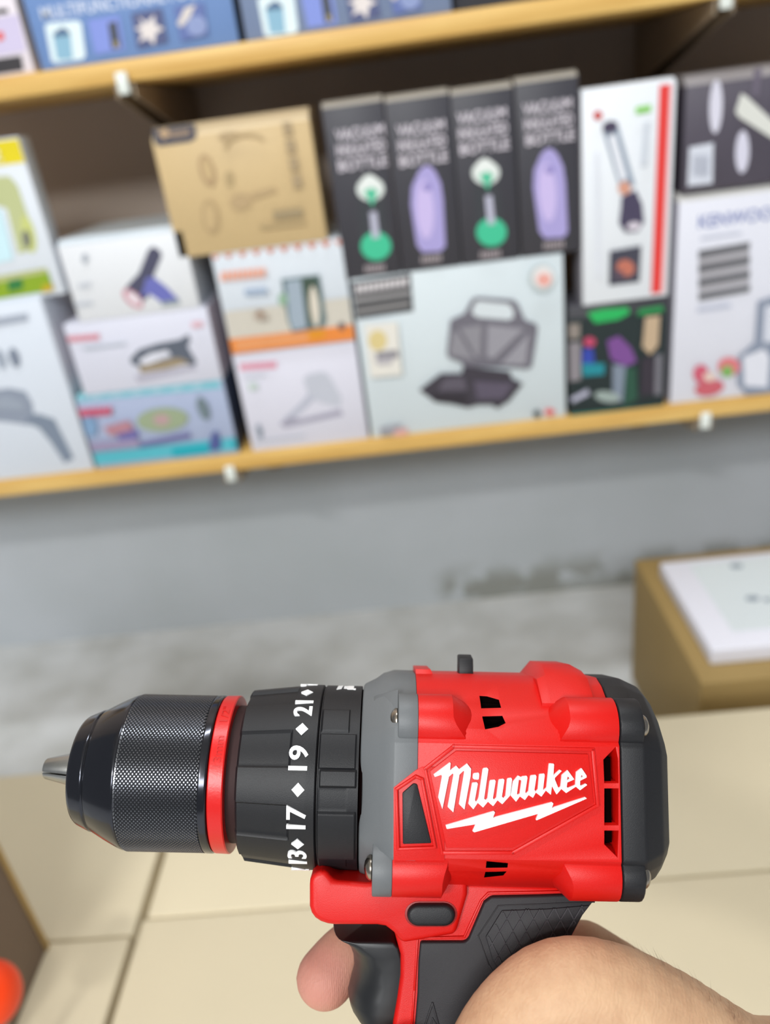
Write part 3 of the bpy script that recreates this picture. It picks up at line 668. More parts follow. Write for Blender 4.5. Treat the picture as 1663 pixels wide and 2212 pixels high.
# --- motor body
HALF = [(0.0292, 0.0), (0.0292, 0.008), (0.0272, 0.0135), (0.0225, 0.0205), (0.0170, 0.0268), (0.0135, 0.0290), (-0.0140, 0.0290), (-0.0175, 0.0268), (-0.0225, 0.0205), (-0.0262, 0.012), (-0.0270, 0.0)]
SEC = HALF + [(y, -d) for y, d in HALF[1:-1]][::-1]
def sec(X, s=1.0, circ=0.0, rc=0.026):
    out = []
    for y, d in SEC:
        l = math.hypot(y, d); out.append(Vector((X, (y*(1-circ)+y/l*rc*circ)*s, (d*(1-circ)+d/l*rc*circ)*s)))
    return out
def Xat(px, py, d): return L(px, py, d).x
def boss(b, sy, sd, stations, m=0):
    """screw boss along the body corner; stations: (x, pull towards the core)"""
    rings = []
    for X, pull, *sh in stations:
        cy, cd_ = sy*(0.0182-pull*0.62), sd*(0.0226-pull*0.78)
        rr = 0.0068; sh = sh[0] if sh else 0.0
        rg = []
        for i in range(24):
            oy = rr*math.sin(2*math.pi*i/24); t = max(0.0, min(1.0, 0.15-oy*sy/rr))
            rg.append(Vector((X+sh*t, cy+oy, cd_+rr*math.cos(2*math.pi*i/24))))
        rings.append(rg)
    b.loft(rings, m)
XS_U, XS_L = 0.0080, 0.0021
# grey gear case
g = MB()
g.loft([sec(-0.0066, 0.96, 1.0), sec(-0.0062, 0.985, 1.0), sec(-0.0030, 1.0, 0.9, 0.0270), sec(-0.0008, 1.0, 0.55, 0.0285), sec(0.0022, 1.0, 0.0), sec(XS_U, 1.0)])
for sy in (1, -1):
    for sd in (1, -1):
        X0 = 0.0029 if sy > 0 else -0.0029; X1 = XS_U if sy > 0 else XS_L
        boss(g, sy, sd, [(X0, 0.0), (X1, 0.0)])
        # reinforcing rib in front of the boss
        if sy > 0:
            g.prism([(-0.0045, 0.0215, sd*0.012), (-0.0045, 0.0180, sd*0.0165), (X0, 0.0165, sd*0.0225), (X0, 0.0240, sd*0.0180)], [(-0.0035, 0.0235, sd*0.0135), (-0.0035, 0.0185, sd*0.0195), (X0, 0.0168, sd*0.0255), (X0, 0.0260, sd*0.0200)])
gc = g.build('gear_case', grey, drill, bevel=0.0005, seg=2, smooth=32)
lab(gc, 'grey gear case')
# red housing with vent cuts
cut = MB()
def cutter(poly, d0=0.017, d1=0.045):
    cut.prism([L(x, y, 0.029).xy.to_3d()*1.0+Vector((0, 0, d0)) for x, y in poly], [L(x, y, 0.029).xy.to_3d()+Vector((0, 0, d1)) for x, y in poly])
cutter([(1047, 1512), (1064, 1513), (1090, 1520), (1092, 1536), (1047, 1537)])
cutter([(1047, 1553), (1092, 1552), (1097, 1566), (1080, 1573), (1050, 1578)])
cutter([(1051, 1861), (1098, 1866), (1098, 1878), (1051, 1879)])
cutter([(1051, 1890), (1097, 1888), (1092, 1902), (1051, 1910)])
cm_small = cut.build('cutter_tmp', hole, drill, smooth=0)  # small vent walls take the painted shade colour
cut = MB()
vent = [(1303, 1641), (1332, 1611), (1350, 1611), (1350, 1853), (1333, 1853), (1304, 1824)]
def c2(poly): cutter(poly, 0.0185, 0.045)
c2([(1303, 1641), (1330, 1613), (1335, 1640), (1336, 1692), (1305, 1692)])
c2([(1305, 1703), (1336, 1703), (1336, 1783), (1305, 1783)])
c2([(1305, 1794), (1336, 1794), (1334, 1853), (1305, 1824)])
XR = 0.0585
cm = cut.build('cutter_tmp', red, drill, smooth=0)
h = MB()
h.loft([sec(XS_U), sec(0.030), sec(XR)])
rb = h.build('red_core_tmp', red, drill, bevel=0, smooth=0, cuts=cm)
bpy.data.objects.remove(cm)
md = rb.modifiers.new('cut', 'BOOLEAN'); md.operation = 'DIFFERENCE'; md.object = cm_small; md.solver = 'EXACT'; md.material_mode = 'TRANSFER'
dg = bpy.context.evaluated_depsgraph_get(); dg.update()
me_c = bpy.data.meshes.new_from_object(rb.evaluated_get(dg)); rb.modifiers.clear(); rb.data = me_c
bpy.data.objects.remove(cm_small)
slots = [m_.name if m_ else '' for m_ in me_c.materials]
h = MB()
me = rb.data
h.add([v.co for v in me.vertices], [tuple(p.vertices) for p in me.polygons])
h.m = [1 if slots and slots[min(p.material_index, len(slots)-1)] == 'recess_shade' else 0 for p in me.polygons]
bpy.data.objects.remove(rb)
for sy in (1, -1):
    for sd in (1, -1):
        X0 = XS_U if sy > 0 else XS_L
        if sy > 0: xa, xb = Xat(980, 1545, 0.024), Xat(1024, 1575, 0.022)
        else: xa, xb = Xat(958, 1890, 0.026), Xat(978, 1870, 0.022)
        boss(h, sy, sd, [(X0, 0), (xa-0.0005, 0, (xb-xa)*0.85), (xb, 0.0058)])
        if sy > 0: xc, xd = Xat(1218, 1545, 0.024), Xat(1178, 1575, 0.022)
        else: xc, xd = Xat(1228, 1890, 0.026), Xat(1186, 1870, 0.022)
        boss(h, sy, sd, [(xd, 0.0058), (xc+0.0005, 0, (xd-xc)*0.85), (XR, 0)])
# top strap and raised bump
zt = 0.0292
xa, xb, xc = Xat(927, 1440, 0), Xat(938, 1447, 0), Xat(1128, 1445, 0)
h.prism([(XS_U, zt-0.002, -0.0135), (xb, zt-0.002, -0.0135), (xb, zt-0.002, 0.009), (XS_U, zt-0.002, 0.009)], [(XS_U, zt+0.0012, -0.0125), (xa, zt+0.0012, -0.0125), (xa, zt+0.0012, 0.007), (XS_U, zt+0.0012, 0.007)])
b0, b1, b2, b3 = Xat(1132, 1440, -0.005), Xat(1150, 1420, -0.005), Xat(1207, 1420, -0.005), Xat(1232, 1450, -0.005)
def bumpsec(X, k):
    return [Vector((X, y if y < 0.0295 else 0.0288+(y-0.0288)*k, q)) for y, q in ((0.0250, -0.0130), (0.0290, -0.0125), (0.0327, -0.0095), (0.0327, 0.0080), (0.0300, 0.0140), (0.0232, 0.0213), (0.0200, 0.0200))]
h.loft([bumpsec(b0, 0.02), bumpsec(b1, 1.0), bumpsec(b2, 1.0), bumpsec(b3, 0.55), bumpsec(b3+0.0004, 0.0)])
# red shoulder that reaches forward under the grey case
for sd in (1, -1):
    f_ = [(850, 1701), (897, 1664), (912, 1656), (960, 1656), (960, 1858), (850, 1858)]
    pts = [L(x, y, 0.029) for x, y in f_]
    h.prism([(p.x, p.y, sd*0.016) for p in pts], [(p.x, p.y, sd*0.0293) for p in pts])
hs = h.build('motor_housing', [red, hole], drill, bevel=0.0004, seg=2, smooth=32)
lab(hs, 'red motor housing')
# black blocks that paint the shade inside the vents
lo = MB(); lo.box((0.022, -0.0195, 0.010), (0.0582, 0.0185, 0.0195)); [lo.box((Xat(1305.5, 1740, 0.029), L(1310, yb, 0.029).y, 0.015), (Xat(1327, 1740, 0.029), L(1310, ya, 0.029).y, 0.0262)) for ya, yb in ((1640, 1691.5), (1703.5, 1782.5), (1794.5, 1826))]; lo.box((0.0225, -0.0222, 0.010), (0.036, -0.0185, 0.0203)); lo.box((0.022, 0.0185, 0.010), (0.057, 0.0225, 0.0180)); lo.build('vent_shade', hole, drill, smooth=0)

# logo panel and outlines
def plate(name, pts, d0, d1, m, bevel=0.0002, both=False, parent=drill, grow=0, seg=2, label=None, dl=None):
    b = MB()
    q = [L(x, y, dl if dl is not None else d1) for x, y in pts]
    b.prism([(p.x, p.y, d0) for p in q], [(p.x, p.y, d1) for p in q])
    if both:
        b2 = MB(); b2.prism([(p.x, p.y, -d1) for p in q], [(p.x, p.y, -d0) for p in q]); b2.build(name, m, parent, bevel=bevel, seg=seg, smooth=35)
    o = b.build(name, m, parent, bevel=bevel, seg=seg, smooth=35)
    if label: lab(o, label)
    return o
# recessed channel round the panel: a frame slightly lower, then the panel
plate('logo_panel', [(928, 1666), (985, 1622), (1271, 1629), (1283, 1735), (1106, 1832), (964, 1832)], 0.028, 0.02955, red, both=True)
lp = MB()
def strip(pts, w, d0, d1, b, closed=True):
    n = len(pts); q = [Vector(p) for p in pts]
    c = sum(q, Vector((0, 0)))/n
    for i in range(n if closed else n-1):
        a_, b_ = q[i], q[(i+1) % n]
        t = (b_-a_).normalized(); nn = Vector((-t.y, t.x))*w/2
        r4 = [a_-t*w/2+nn, b_+t*w/2+nn, b_+t*w/2-nn, a_-t*w/2-nn]
        A = [L(p.x, p.y, d1) for p in r4]
        b.prism([(p.x, p.y, d0) for p in A], [(p.x, p.y, d1) for p in A])
strip([(919, 1661), (980, 1613), (1281, 1620), (1292, 1740)], 8, 0.0275, 0.0297, lp, closed=False)
strip([(1292, 1740), (1108, 1843), (955, 1843)], 8, 0.0275, 0.0296, lp, closed=False)
strip([(955, 1843), (919, 1661)], 6, 0.0275, 0.0297, lp, closed=False)
lab(lp.build('panel_frame', red, drill, bevel=0.0002, smooth=35), 'red raised border of the logo panel')
# side window
win = [(869, 1713), (893, 1692), (901, 1694), (932, 1822), (870, 1824)]
fr = MB()
strip([(856, 1706), (898, 1678), (912, 1684), (940, 1832), (860, 1835)], 7, 0.027, 0.0302, fr)
lab(fr.build('window_frame', red, drill, bevel=0.0003, smooth=35), 'red rim around the black side inset')
plate('side_inset', win, 0.027, 0.02975, black, bevel=0.0003)

# logo
def Ap(x, y): return (920+x/8.315, 1600+y/8.315)
def Bp(x, y): return (1100+x/8.315, 1600+y/8.315)
M1 = [(140,610),(430,395),(441,405),(430,540),(545,455),(600,520),(740,415),(808,505),(800,640),(690,1235),(595,1140),(690,555),(672,540),(600,610),(595,650),(490,1285),(392,1190),(497,610),(480,585),(410,650),(405,680),(295,1225),(222,1020),(290,640),(275,612),(160,650)]
DOT = [(865,590),(945,580),(955,600),(950,680),(935,700),(860,692),(842,670),(848,610)]
ILW = [(830,770),(845,757),(915,750),(930,775),(878,1060),(890,1095),(905,1100),(935,1060),(950,1010),(1020,520),(1040,497),(1100,490),(1120,515),(1042,1045),(1075,1072),(1105,1045),(1145,740),(1160,715),(1240,708),(1250,730),(1200,1035),(1225,1065),(1265,1030),(1305,725),(1320,700),(1395,690),(1408,710),(1362,1005),(1393,1040),(1430,1000),(1460,700),(1475,680),(1535,673),(1545,700),(1510,985),(1370,1140),(1285,1070),(1205,1175),(1112,1095),(1025,1200),(930,1115),(850,1230),(765,1135)]
AUK = [(25,985),(70,740),(160,632),(215,660),(240,645),(315,637),(325,665),(285,925),(300,955),(345,915),(380,645),(395,628),(475,620),(487,645),(450,880),(472,925),(515,880),(540,615),(555,605),(628,597),(635,620),(605,880),(620,890),(670,850),(715,425),(730,413),(800,420),(803,440),(790,630),(910,528),(940,545),(820,665),(815,690),(875,840),(900,855),(925,830),(945,625),(1050,535),(1165,695),(1040,750),(1030,830),(1050,855),(1190,800),(1205,570),(1300,500),(1385,625),(1388,660),(1270,720),(1270,800),(1290,815),(1375,775),(1398,795),(1270,890),(1195,825),(1020,940),(935,865),(850,965),(765,810),(745,970),(655,895),(575,1005),(476,930),(425,1025),(345,975),(280,1065),(190,1000),(120,1095)]
CA = [(170,700),(215,710),(220,730),(190,960),(150,975),(135,960)]
CE1 = [(1050,640),(1090,680),(1045,715),(1033,700)]
CE2 = [(1297,610),(1328,645),(1290,670),(1283,655)]
BOLT = [Ap(*p) for p in ((355,1525),(1220,1270),(1237,1290),(1200,1390))]+[Bp(*p) for p in ((770,1110),(790,1130),(760,1215),(1370,1020),(1390,1040),(490,1430),(480,1420),(525,1310))]+[Ap(*p) for p in ((870,1645),(838,1625),(895,1500),(375,1585))]
def logo(name, loops, d0=0.0290, d1=0.0304):
    q = [[L(x, y, d1) for x, y in lp_] for lp_ in loops]
    vs, fs = curve_mesh([[(p.x, p.y) for p in lp_] for lp_ in q], 1.0)
    mesh(name, [(v.x, v.y, d1 if v.z > 0 else d0) for v in vs], fs, white, drill)
logo('logo_letters', [[Ap(*p) for p in M1], [Ap(*p) for p in DOT], [Ap(*p) for p in ILW], [Bp(*p) for p in AUK], [Bp(*p) for p in CA], [Bp(*p) for p in CE1], [Bp(*p) for p in CE2]])
logo('logo_bolt', [BOLT])

# --- rear cap
c = MB()
c.loft([sec(XR+0.0003), sec(0.0648), sec(0.0700, 0.925, 0.35, 0.0298), sec(0.0727, 0.83, 0.75, 0.0298), sec(0.0736, 0.66, 1.0, 0.0298)])
for sy in (1, -1):
    for sd in (1, -1):
        boss(c, sy, sd, [(XR+0.0003, 0), (0.0650 if sy > 0 else 0.0645, 0)])
        # buttress behind each screw
        c.prism([(0.0650, sy*0.016, sd*0.0175), (0.0650, sy*0.0215, sd*0.0125), (0.0705, sy*0.0165, sd*0.0115), (0.0705, sy*0.0135, sd*0.0145)], [(0.0650, sy*0.0135, sd*0.0272), (0.0650, sy*0.0165, sd*0.0262), (0.0700, sy*0.0150, sd*0.0200), (0.0700, sy*0.0125, sd*0.0215)])
lab(c.build('rear_cap', black, drill, bevel=0.0006, seg=3, smooth=20, blim=12), 'black rear motor cap')
# screws
def dome(name, X, y, d, out):
    b = MB(); rr = 0.0031
    prof = [(0.0, rr*0.9), (0.0003, rr), (0.0008, rr*0.97), (0.0014, rr*0.8), (0.0019, rr*0.5), (0.0021, rr*0.15)]
    b.loft([[Vector((X+out*t, y+q*math.sin(2*math.pi*i/24), d+q*math.cos(2*math.pi*i/24))) for i in range(24)] for t, q in prof])
    b.build(name, screwm, drill, smooth=50)
for sy in (1, -1):
    for sd in (1, -1):
        dome('screw', 0.0029 if sy > 0 else -0.0029, sy*0.0182, sd*0.0228, -1)
        dome('screw', 0.0650 if sy > 0 else 0.0645, sy*0.0182, sd*0.0252, 1)
# mode button on the top
p0 = Xat(990, 1440, 0.001); p1 = Xat(1021, 1440, 0.001)
b = MB(); b.prism([(p0, zt-0.001, -0.0035), (p1, zt-0.001, -0.0035), (p1, zt-0.001, 0.0030), (p0, zt-0.001, 0.0030)], [(p0, 0.0345, -0.0030), (p1, 0.0345, -0.0030), (p1, 0.0335, 0.0022), (p0, 0.0335, 0.0022)])
lab(b.build('mode_button', black, drill, bevel=0.0004, smooth=35), 'small black button on top of the housing')

# --- handle
hb = MB()
def side(poly, d, dl=None): return [Vector((p.x, p.y, d)) for p in (L(x, y, d if dl is None else dl) for x, y in poly)]
NOSE = [(668, 1914), (669, 1902), (674, 1892), (683, 1885), (694, 1881), (706, 1881), (720, 1903), (790, 1908), (900, 1900), (1010, 1900), (1010, 1935), (985, 2020), (868, 2040), (850, 2016), (833, 2003), (815, 2000), (722, 2000), (707, 1998), (692, 1993), (680, 1985), (672, 1974), (668, 1960)]
hb.prism([(p.x, p.y, -0.019) for p in side(NOSE, 0.019)], side(NOSE, 0.019))
GRIP = [(860, 1900), (1292, 1920), (1287, 1940), (1262, 1976), (1240, 2020), (1218, 2080), (1196, 2140), (1176, 2200), (1150, 2300), (1128, 2400), (1118, 2520), (1122, 2660), (845, 2660), (838, 2520), (836, 2400), (840, 2300), (849, 2212), (858, 2160), (865, 2110), (865, 2065), (852, 2018), (842, 1990)]
hb.prism([(p.x, p.y, -0.0165) for p in side(GRIP, 0.0165)], side(GRIP, 0.0165))
lab(hb.build('handle_frame', red, drill, bevel=0.0042, seg=4, smooth=40), 'red handle frame')
OVER = [(1062, 1938), (1160, 1936), (1284, 1932), (1283, 1947), (1259, 1978), (1236, 2021), (1212, 2080), (1190, 2140), (1170, 2200), (1144, 2300), (1122, 2400), (1112, 2520), (1112, 2640), (880, 2640), (872, 2520), (872, 2400), (882, 2300), (897, 2212), (902, 2150), (904, 2080), (908, 2036), (1004, 2036), (1012, 2030), (1046, 1950)]
plate('grip_overlay', OVER, 0.010, 0.0180, rubber, bevel=0.0010, both=True, seg=3, label='black rubber grip overlay')
rimr = MB()
strip([(1284, 1926), (1055, 1930), (1039, 1947), (1003, 2025), (902, 2028), (895, 2140), (890, 2212), (874, 2300)], 5, 0.014, 0.0171, rimr, closed=False)
lab(rimr.build('grip_border', red, drill, bevel=0.0003, smooth=35), 'red raised line around the rubber grip')
PANEL = [(1084, 1967), (1180, 1964), (1274, 1956), (1252, 1984), (1230, 2025), (1200, 2100), (1170, 2150), (1100, 2130), (1064, 2074), (1049, 2024)]
plate('grip_pad', PANEL, 0.0150, 0.0184, rubber, bevel=0.0003)
gl = MB(); strip([(1284, 1949), (1076, 1957), (1033, 2022), (1056, 2085), (1090, 2140)], 2.5, 0.015, 0.01825, gl, closed=False)
gl.build('grip_line', rubber, drill, bevel=0.0001)
# diamond ribs on the pad, clipped to the pad outline
def inside(px, py, poly):
    c_ = False; n = len(poly)
    for i in range(n):
        x1, y1 = poly[i]; x2, y2 = poly[i-1]
        if (y1 > py) != (y2 > py) and px < (x2-x1)*(py-y1)/(y2-y1)+x1: c_ = not c_
    return c_
dm = MB()
for sx, step in ((-0.60, 1), (0.50, 1)):
    for k in range(-10, 11):
        x0 = 1150+k*29; run = None
        for t in range(0, 201, 2):
            y = 1950+t; x = x0+sx*(y-2040)
            ok = inside(x, y, PANEL) and inside(x+4, y, PANEL) and inside(x-4, y, PANEL)
            if ok and run is None: run = (x, y)
            if (not ok or t == 200) and run is not None:
                if y-run[1] > 8:
                    strip([run, (x, y)], 2.6, 0.0180, 0.01868, dm, closed=False)
                run = None
o = dm.build('grip_ribs', mat('rib_rubber', '2c2a2f', 0.5), drill)
ch = MB(); strip([(915, 2225), (934, 2168), (950, 2225)], 4, 0.0165, 0.0184, ch, closed=False); strip([(922, 2262), (934, 2200), (958, 2240)], 3, 0.0165, 0.0183, ch, closed=False)
ch.build('grip_chevron', rubber, drill, bevel=0.0003)
# direction button
b = MB()
pill = ell(958, 1975, 25, 24, 0, 12, -90, 90)+ell(904, 1975, 25, 24, 0, 12, 90, 270)
q0 = side(pill, 0.0195); b.prism([(p.x, p.y, -0.0208) for p in q0], [(p.x, p.y, 0.0208) for p in q0])
lab(b.build('direction_button', black, drill, bevel=0.0011, seg=4, smooth=50), 'black oval direction button')
gr = MB(); pill2 = ell(959, 1975, 29, 28, 0, 12, -90, 90)+ell(903, 1975, 29, 28, 0, 12, 90, 270)
q0 = side(pill2, 0.0192); gr.prism([(p.x, p.y, 0.015) for p in q0], [(p.x, p.y, 0.01915) for p in q0]); gr.build('button_shade_rim', mat('red_recess_shade', '8f0d09', 0.5), drill, bevel=0.0001)  # darker red plate paints the shade of a recess round the button
# trigger: sections swept from top to bottom, rounded in front
tp = [(1998, 716, 850), (2012, 735, 862), (2033, 751, 868), (2060, 761, 872), (2094, 764, 874), (2122, 757, 872), (2149, 750, 869), (2172, 755, 865), (2186, 766, 862), (2194, 784, 858), (2197, 805, 850)]
b = MB(); rings = []
for k, (y, xl, xr) in enumerate(tp):
    hw = 0.0150 if k < 8 else (0.0146, 0.0136, 0.0118)[k-8]
    pl = L(xl, y, 0.004); pr = L(xr, y, 0.013)
    fr_ = (0.004, 0.006, 0.0078)[k] if k < 3 else 0.0085 if k < 8 else 0.006
    pts = []
    for a in range(0, 13):
        t = math.radians(90+15*a)
        pts.append(Vector((pl.x+fr_+fr_*math.cos(t), pl.y, hw*math.sin(t))))
    pts += [Vector((pr.x, pl.y, -hw)), Vector((pr.x, pl.y, hw))]
    rings.append(pts)
b.loft(rings)
lab(b.build('trigger', trig, drill, bevel=0.0009, seg=3, smooth=60), 'black variable speed trigger')
# foot of the handle (below the frame)
b = MB(); f0 = [(800, 2640), (1240, 2640), (1240, 2760), (790, 2760)]
b.prism([(p.x, p.y, -0.030) for p in side(f0, 0.02)], [(p.x, p.y, 0.030) for p in side(f0, 0.02)]); b.build('battery_mount', black, drill, bevel=0.004, seg=3, smooth=40)

# ------------------------------------------------------------------ hand
def skin():
    m = bpy.data.materials.new('skin'); m.use_nodes = True
    nt = m.node_tree; N = nt.nodes; K = nt.links; b = N['Principled BSDF']
    b.inputs['Roughness'].default_value = 0.58
    b.inputs['Specular IOR Level'].default_value = 0.35
    b.inputs['Subsurface Weight'].default_value = 0.15; b.inputs['Subsurface Radius'].default_value = (1.0, 0.35, 0.2); b.inputs['Subsurface Scale'].default_value = 0.003
    tc = N.new('ShaderNodeTexCoord')
    n = N.new('ShaderNodeTexNoise'); n.inputs['Scale'].default_value = 60; n.inputs['Detail'].default_value = 8; n.inputs['Roughness'].default_value = 0.65; K.new(tc.outputs['Object'], n.inputs['Vector'])
    r = N.new('ShaderNodeValToRGB'); r.color_ramp.elements[0].position = 0.3; r.color_ramp.elements[1].position = 0.7
    r.color_ramp.elements[0].color = srgb('b68c6c'); r.color_ramp.elements[1].color = srgb('d0ab88'); K.new(n.outputs['Fac'], r.inputs[0])
    tip = L(690, 2110, -0.006)
    vd = N.new('ShaderNodeVectorMath'); vd.operation = 'DISTANCE'; vd.inputs[1].default_value = tip; K.new(tc.outputs['Object'], vd.inputs[0])
    mr = N.new('ShaderNodeMapRange'); mr.inputs[1].default_value = 0.006; mr.inputs[2].default_value = 0.022; mr.inputs[3].default_value = 0.8; mr.inputs[4].default_value = 0.0; K.new(vd.outputs['Value'], mr.inputs[0])
    mx = N.new('ShaderNodeMix'); mx.data_type = 'RGBA'; mx.inputs[7].default_value = srgb('c9857a'); K.new(mr.outputs[0], mx.inputs[0]); K.new(r.outputs[0], mx.inputs[6]); K.new(mx.outputs[2], b.inputs['Base Color'])
    # fine creases
    w_ = N.new('ShaderNodeTexWave'); w_.inputs['Scale'].default_value = 260; w_.inputs['Distortion'].default_value = 9; w_.inputs['Detail'].default_value = 3; w_.inputs['Detail Scale'].default_value = 1.5
    mp = N.new('ShaderNodeMapping'); mp.inputs['Rotation'].default_value = (0, 0, 0.5); K.new(tc.outputs['Object'], mp.inputs[0]); K.new(mp.outputs[0], w_.inputs['Vector'])
    v = N.new('ShaderNodeTexVoronoi'); v.inputs['Scale'].default_value = 900; K.new(tc.outputs['Object'], v.inputs['Vector'])
    rg = N.new('ShaderNodeTexWave'); rg.inputs['Scale'].default_value = 620; rg.inputs['Distortion'].default_value = 2.0; rg.inputs['Detail'].default_value = 0; K.new(tc.outputs['Object'], rg.inputs['Vector'])
    rm = N.new('ShaderNodeMath'); rm.operation = 'MULTIPLY'; K.new(rg.outputs['Fac'], rm.inputs[0]); K.new(mr.outputs[0], rm.inputs[1])
    a0_ = N.new('ShaderNodeMath'); a0_.operation = 'ADD'; K.new(rm.outputs[0], a0_.inputs[0]); K.new(v.outputs['Distance'], a0_.inputs[1])
    nn_ = N.new('ShaderNodeTexNoise'); nn_.inputs['Scale'].default_value = 140; nn_.inputs['Detail'].default_value = 6; K.new(tc.outputs['Object'], nn_.inputs['Vector'])
    nm = N.new('ShaderNodeMath'); nm.operation = 'MULTIPLY_ADD'; nm.inputs[1].default_value = 4.0; K.new(nn_.outputs['Fac'], nm.inputs[0]); K.new(a0_.outputs[0], nm.inputs[2])
    wm = N.new('ShaderNodeMath'); wm.operation = 'MULTIPLY'; wm.inputs[1].default_value = 0.6; K.new(w_.outputs['Fac'], wm.inputs[0])
    ad = N.new('ShaderNodeMath'); ad.operation = 'ADD'; K.new(wm.outputs[0], ad.inputs[0]); K.new(nm.outputs[0], ad.inputs[1])
    bp = N.new('ShaderNodeBump'); bp.inputs['Strength'].default_value = 0.35; bp.inputs['Distance'].default_value = 0.00016
    K.new(ad.outputs[0], bp.inputs['Height']); K.new(bp.outputs['Normal'], b.inputs['Normal'])
    return m
def S3(px, py, d, r): return (L(px, py, d), r)
hand_chains = [
    # thumb: wrist side -> MCP -> joint -> tip, lying along the near side of the grip
    [S3(1720, 2440, 0.012, .0250), S3(1600, 2365, 0.018, .0185), S3(1430, 2230, 0.025, .0150), S3(1310, 2168, 0.029, .0138), S3(1215, 2150, 0.0305, .0125), S3(1135, 2190, 0.030, .0115), S3(1062, 2272, 0.029, .0104), S3(1025, 2385, 0.027, .0098), S3(990, 2475, 0.0265, .0088)],
    # thenar mass
    [S3(1640, 2440, 0.018, .0210), S3(1430, 2350, 0.026, .0160), S3(1280, 2290, 0.029, .0130)],
    # back of the hand, far side
    [S3(1720, 2480, 0.000, .0260), S3(1550, 2325, -0.008, .0160), S3(1400, 2178, -0.016, .0128), S3(1262, 2072, -0.0235, .0110)],
    [S3(1720, 2520, -0.002, .0260), S3(1500, 2380, -0.010, .0190), S3(1290, 2260, -0.024, .0115)],
    [S3(1700, 2600, -0.004, .0250), S3(1480, 2500, -0.012, .0190), S3(1270, 2400, -0.024, .0108)],
    [S3(1700, 2680, -0.004, .0220), S3(1470, 2600, -0.012, .0170), S3(1250, 2530, -0.023, .0098)],
    # palm behind the grip
    [S3(1520, 2330, 0.006, .0150), S3(1350, 2215, 0.008, .0100)],
    [S3(1480, 2400, 0.004, .0220), S3(1330, 2330, 0.004, .0160)],
    [S3(1460, 2540, 0.002, .0220), S3(1310, 2480, 0.002, .0160)],
    # index finger along the far side, tip past the trigger
    [S3(1262, 2072, -0.0235, .0108), S3(1120, 2052, -0.028, .0094), S3(985, 2035, -0.0285, .0088), S3(870, 2010, -0.026, .0080), S3(790, 2030, -0.018, .0078), S3(742, 2066, -0.0135, .0083), S3(703, 2112, -0.0105, .0085)],
    # middle, ring and little fingers curling round the front of the grip
    [S3(1290, 2260, -0.024, .0108), S3(1100, 2270, -0.028, .0092), S3(890, 2290, -0.026, .0088), S3(800, 2295, -0.012, .0082), S3(790, 2300, 0.004, .0078), S3(830, 2305, 0.0185, .0075), S3(880, 2312, 0.026, .0068)],
    [S3(1270, 2400, -0.024, .0104), S3(1090, 2415, -0.028, .0090), S3(880, 2435, -0.026, .0086), S3(795, 2440, -0.012, .0080), S3(785, 2445, 0.004, .0076), S3(825, 2450, 0.0185, .0073), S3(872, 2456, 0.026, .0066)],
    [S3(1250, 2530, -0.023, .0094), S3(1080, 2545, -0.026, .0080), S3(900, 2560, -0.0245, .0076), S3(820, 2565, -0.012, .0070), S3(812, 2568, 0.004, .0067), S3(845, 2572, 0.0175, .0064), S3(880, 2576, 0.0245, .0058)],
    # forearm
    [S3(1720, 2520, 0.002, .0260), S3(1980, 2750, 0.0, .0270), S3(2500, 3250, -0.004, .0340)],
    [S3(1720, 2440, 0.010, .0240), S3(1980, 2700, 0.012, .0250), S3(2500, 3200, 0.010, .0330)],
]
def uv_ball(b, c, r, nu=18, nv=12):
    rings = []
    vs = [c+Vector((0, 0, r))]; fs = []
    for j in range(1, nv):
        t = math.pi*j/nv
        for i in range(nu):
            a = 2*math.pi*i/nu; vs.append(c+Vector((r*math.sin(t)*math.cos(a), r*math.sin(t)*math.sin(a), r*math.cos(t))))
    vs.append(c-Vector((0, 0, r))); n = len(vs)-1
    for i in range(nu):
        j = (i+1) % nu
        fs.append((0, 1+i, 1+j)); fs.append((n, n-nu+j, n-nu+i))
        for k in range(nv-2):
            fs.append((1+k*nu+i, 1+(k+1)*nu+i, 1+(k+1)*nu+j, 1+k*nu+j))
    b.add(vs, fs)
hm = MB()
def catmull(p, t):
    p0, p1, p2, p3 = p
    return 0.5*((2*p1)+(p2-p0)*t+(2*p0-5*p1+4*p2-p3)*t*t+(3*p1-p0-3*p2+p3)*t**3)
for chn in hand_chains:
    n = len(chn)
    for i in range(n-1):
        a_, b_ = chn[i], chn[i+1]
        pm = chn[i-1] if i else a_; pp = chn[i+2] if i+2 < n else b_
        steps = max(2, int((a_[0]-b_[0]).length/(min(a_[1], b_[1])*0.28)))
        for k in range(steps+(1 if i == n-2 else 0)):
            t = k/steps
            c_ = catmull((pm[0], a_[0], b_[0], pp[0]), t); r_ = catmull((pm[1], a_[1], b_[1], pp[1]), t)
            uv_ball(hm, c_, r_)
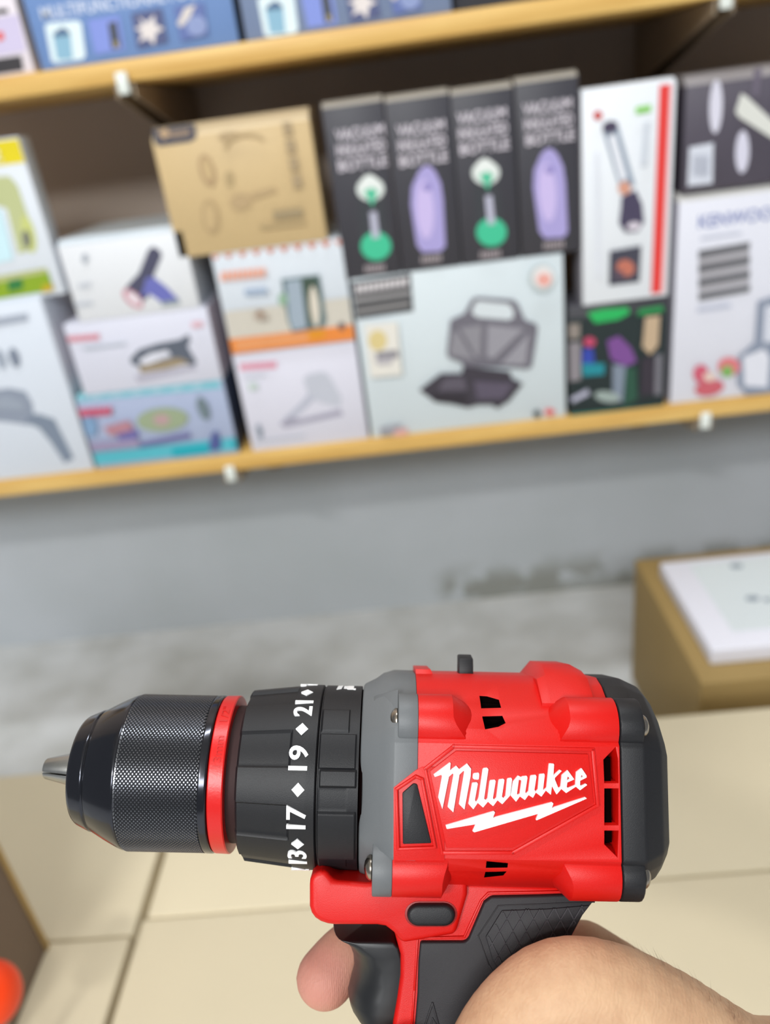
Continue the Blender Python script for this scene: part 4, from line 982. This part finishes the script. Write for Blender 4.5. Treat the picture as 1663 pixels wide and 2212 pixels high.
me = bpy.data.meshes.new('person'); me.from_pydata([tuple(v) for v in hm.v], [], hm.f)
person = link('person', me, skin()); person.matrix_world = DM
md = person.modifiers.new('union', 'REMESH'); md.mode = 'VOXEL'; md.voxel_size = 0.0009
sm = person.modifiers.new('smooth', 'SMOOTH'); sm.iterations = 9; sm.factor = 0.5
dg = bpy.context.evaluated_depsgraph_get(); dg.update()
me2 = bpy.data.meshes.new_from_object(person.evaluated_get(dg)); person.modifiers.clear(); person.data = me2; me2.name = 'person'
finish(me2, 0)
for p in me2.polygons: p.use_smooth = True
tag(person, "person's bare right hand gripping the red drill, index finger at the trigger", 'person')
# thumb nail
tp_ = L(985, 2450, 0.0265)
b = MB(); uv_ball(b, Vector((0, 0, 0)), 1.0); b.v = [tp_+Vector((v.x*0.0058, v.y*0.0072, 0.0068+v.z*0.0024)) for v in b.v]
b.build('thumb_nail', mat('nail', 'e8c2b0', 0.3), person, smooth=60)
# fine hairs along the edge of the thumb base and wrist
from mathutils.bvhtree import BVHTree
bv = BVHTree.FromPolygons([v.co for v in me2.vertices], [tuple(p.vertices) for p in me2.polygons])
hr = MB(); random.seed(3)
camL = DI @ CAM
for k in range(170):
    t = random.random(); px = 1320+330*t; py = 2010+(t**1.25)*215+random.random()*30
    tgt = L(px, py, 0.03); hit = bv.ray_cast(camL, (tgt-camL).normalized())
    if hit[0] is None: continue
    p, nn = hit[0], hit[1]
    dirv = (nn*0.55+Vector((-0.5, 0.35, 0.1))+Vector((random.uniform(-.3, .3), random.uniform(-.3, .3), random.uniform(-.3, .3)))).normalized()
    ln = random.uniform(0.0016, 0.0032)
    side_ = dirv.cross(Vector((0, 0, 1))).normalized()*0.000022
    up_ = dirv.cross(side_).normalized()*0.000022
    e = p+dirv*ln+Vector((-0.0006, -0.0002, 0))
    hr.prism([p+side_, p-side_*0.5+up_, p-side_*0.5-up_], [e+side_*.2, e-side_*.1+up_*.2, e-side_*.1-up_*.2])
o = hr.build('arm_hair', mat('hair_brown', '6b4a35', 0.6), person, smooth=0); o['kind'] = 'stuff'
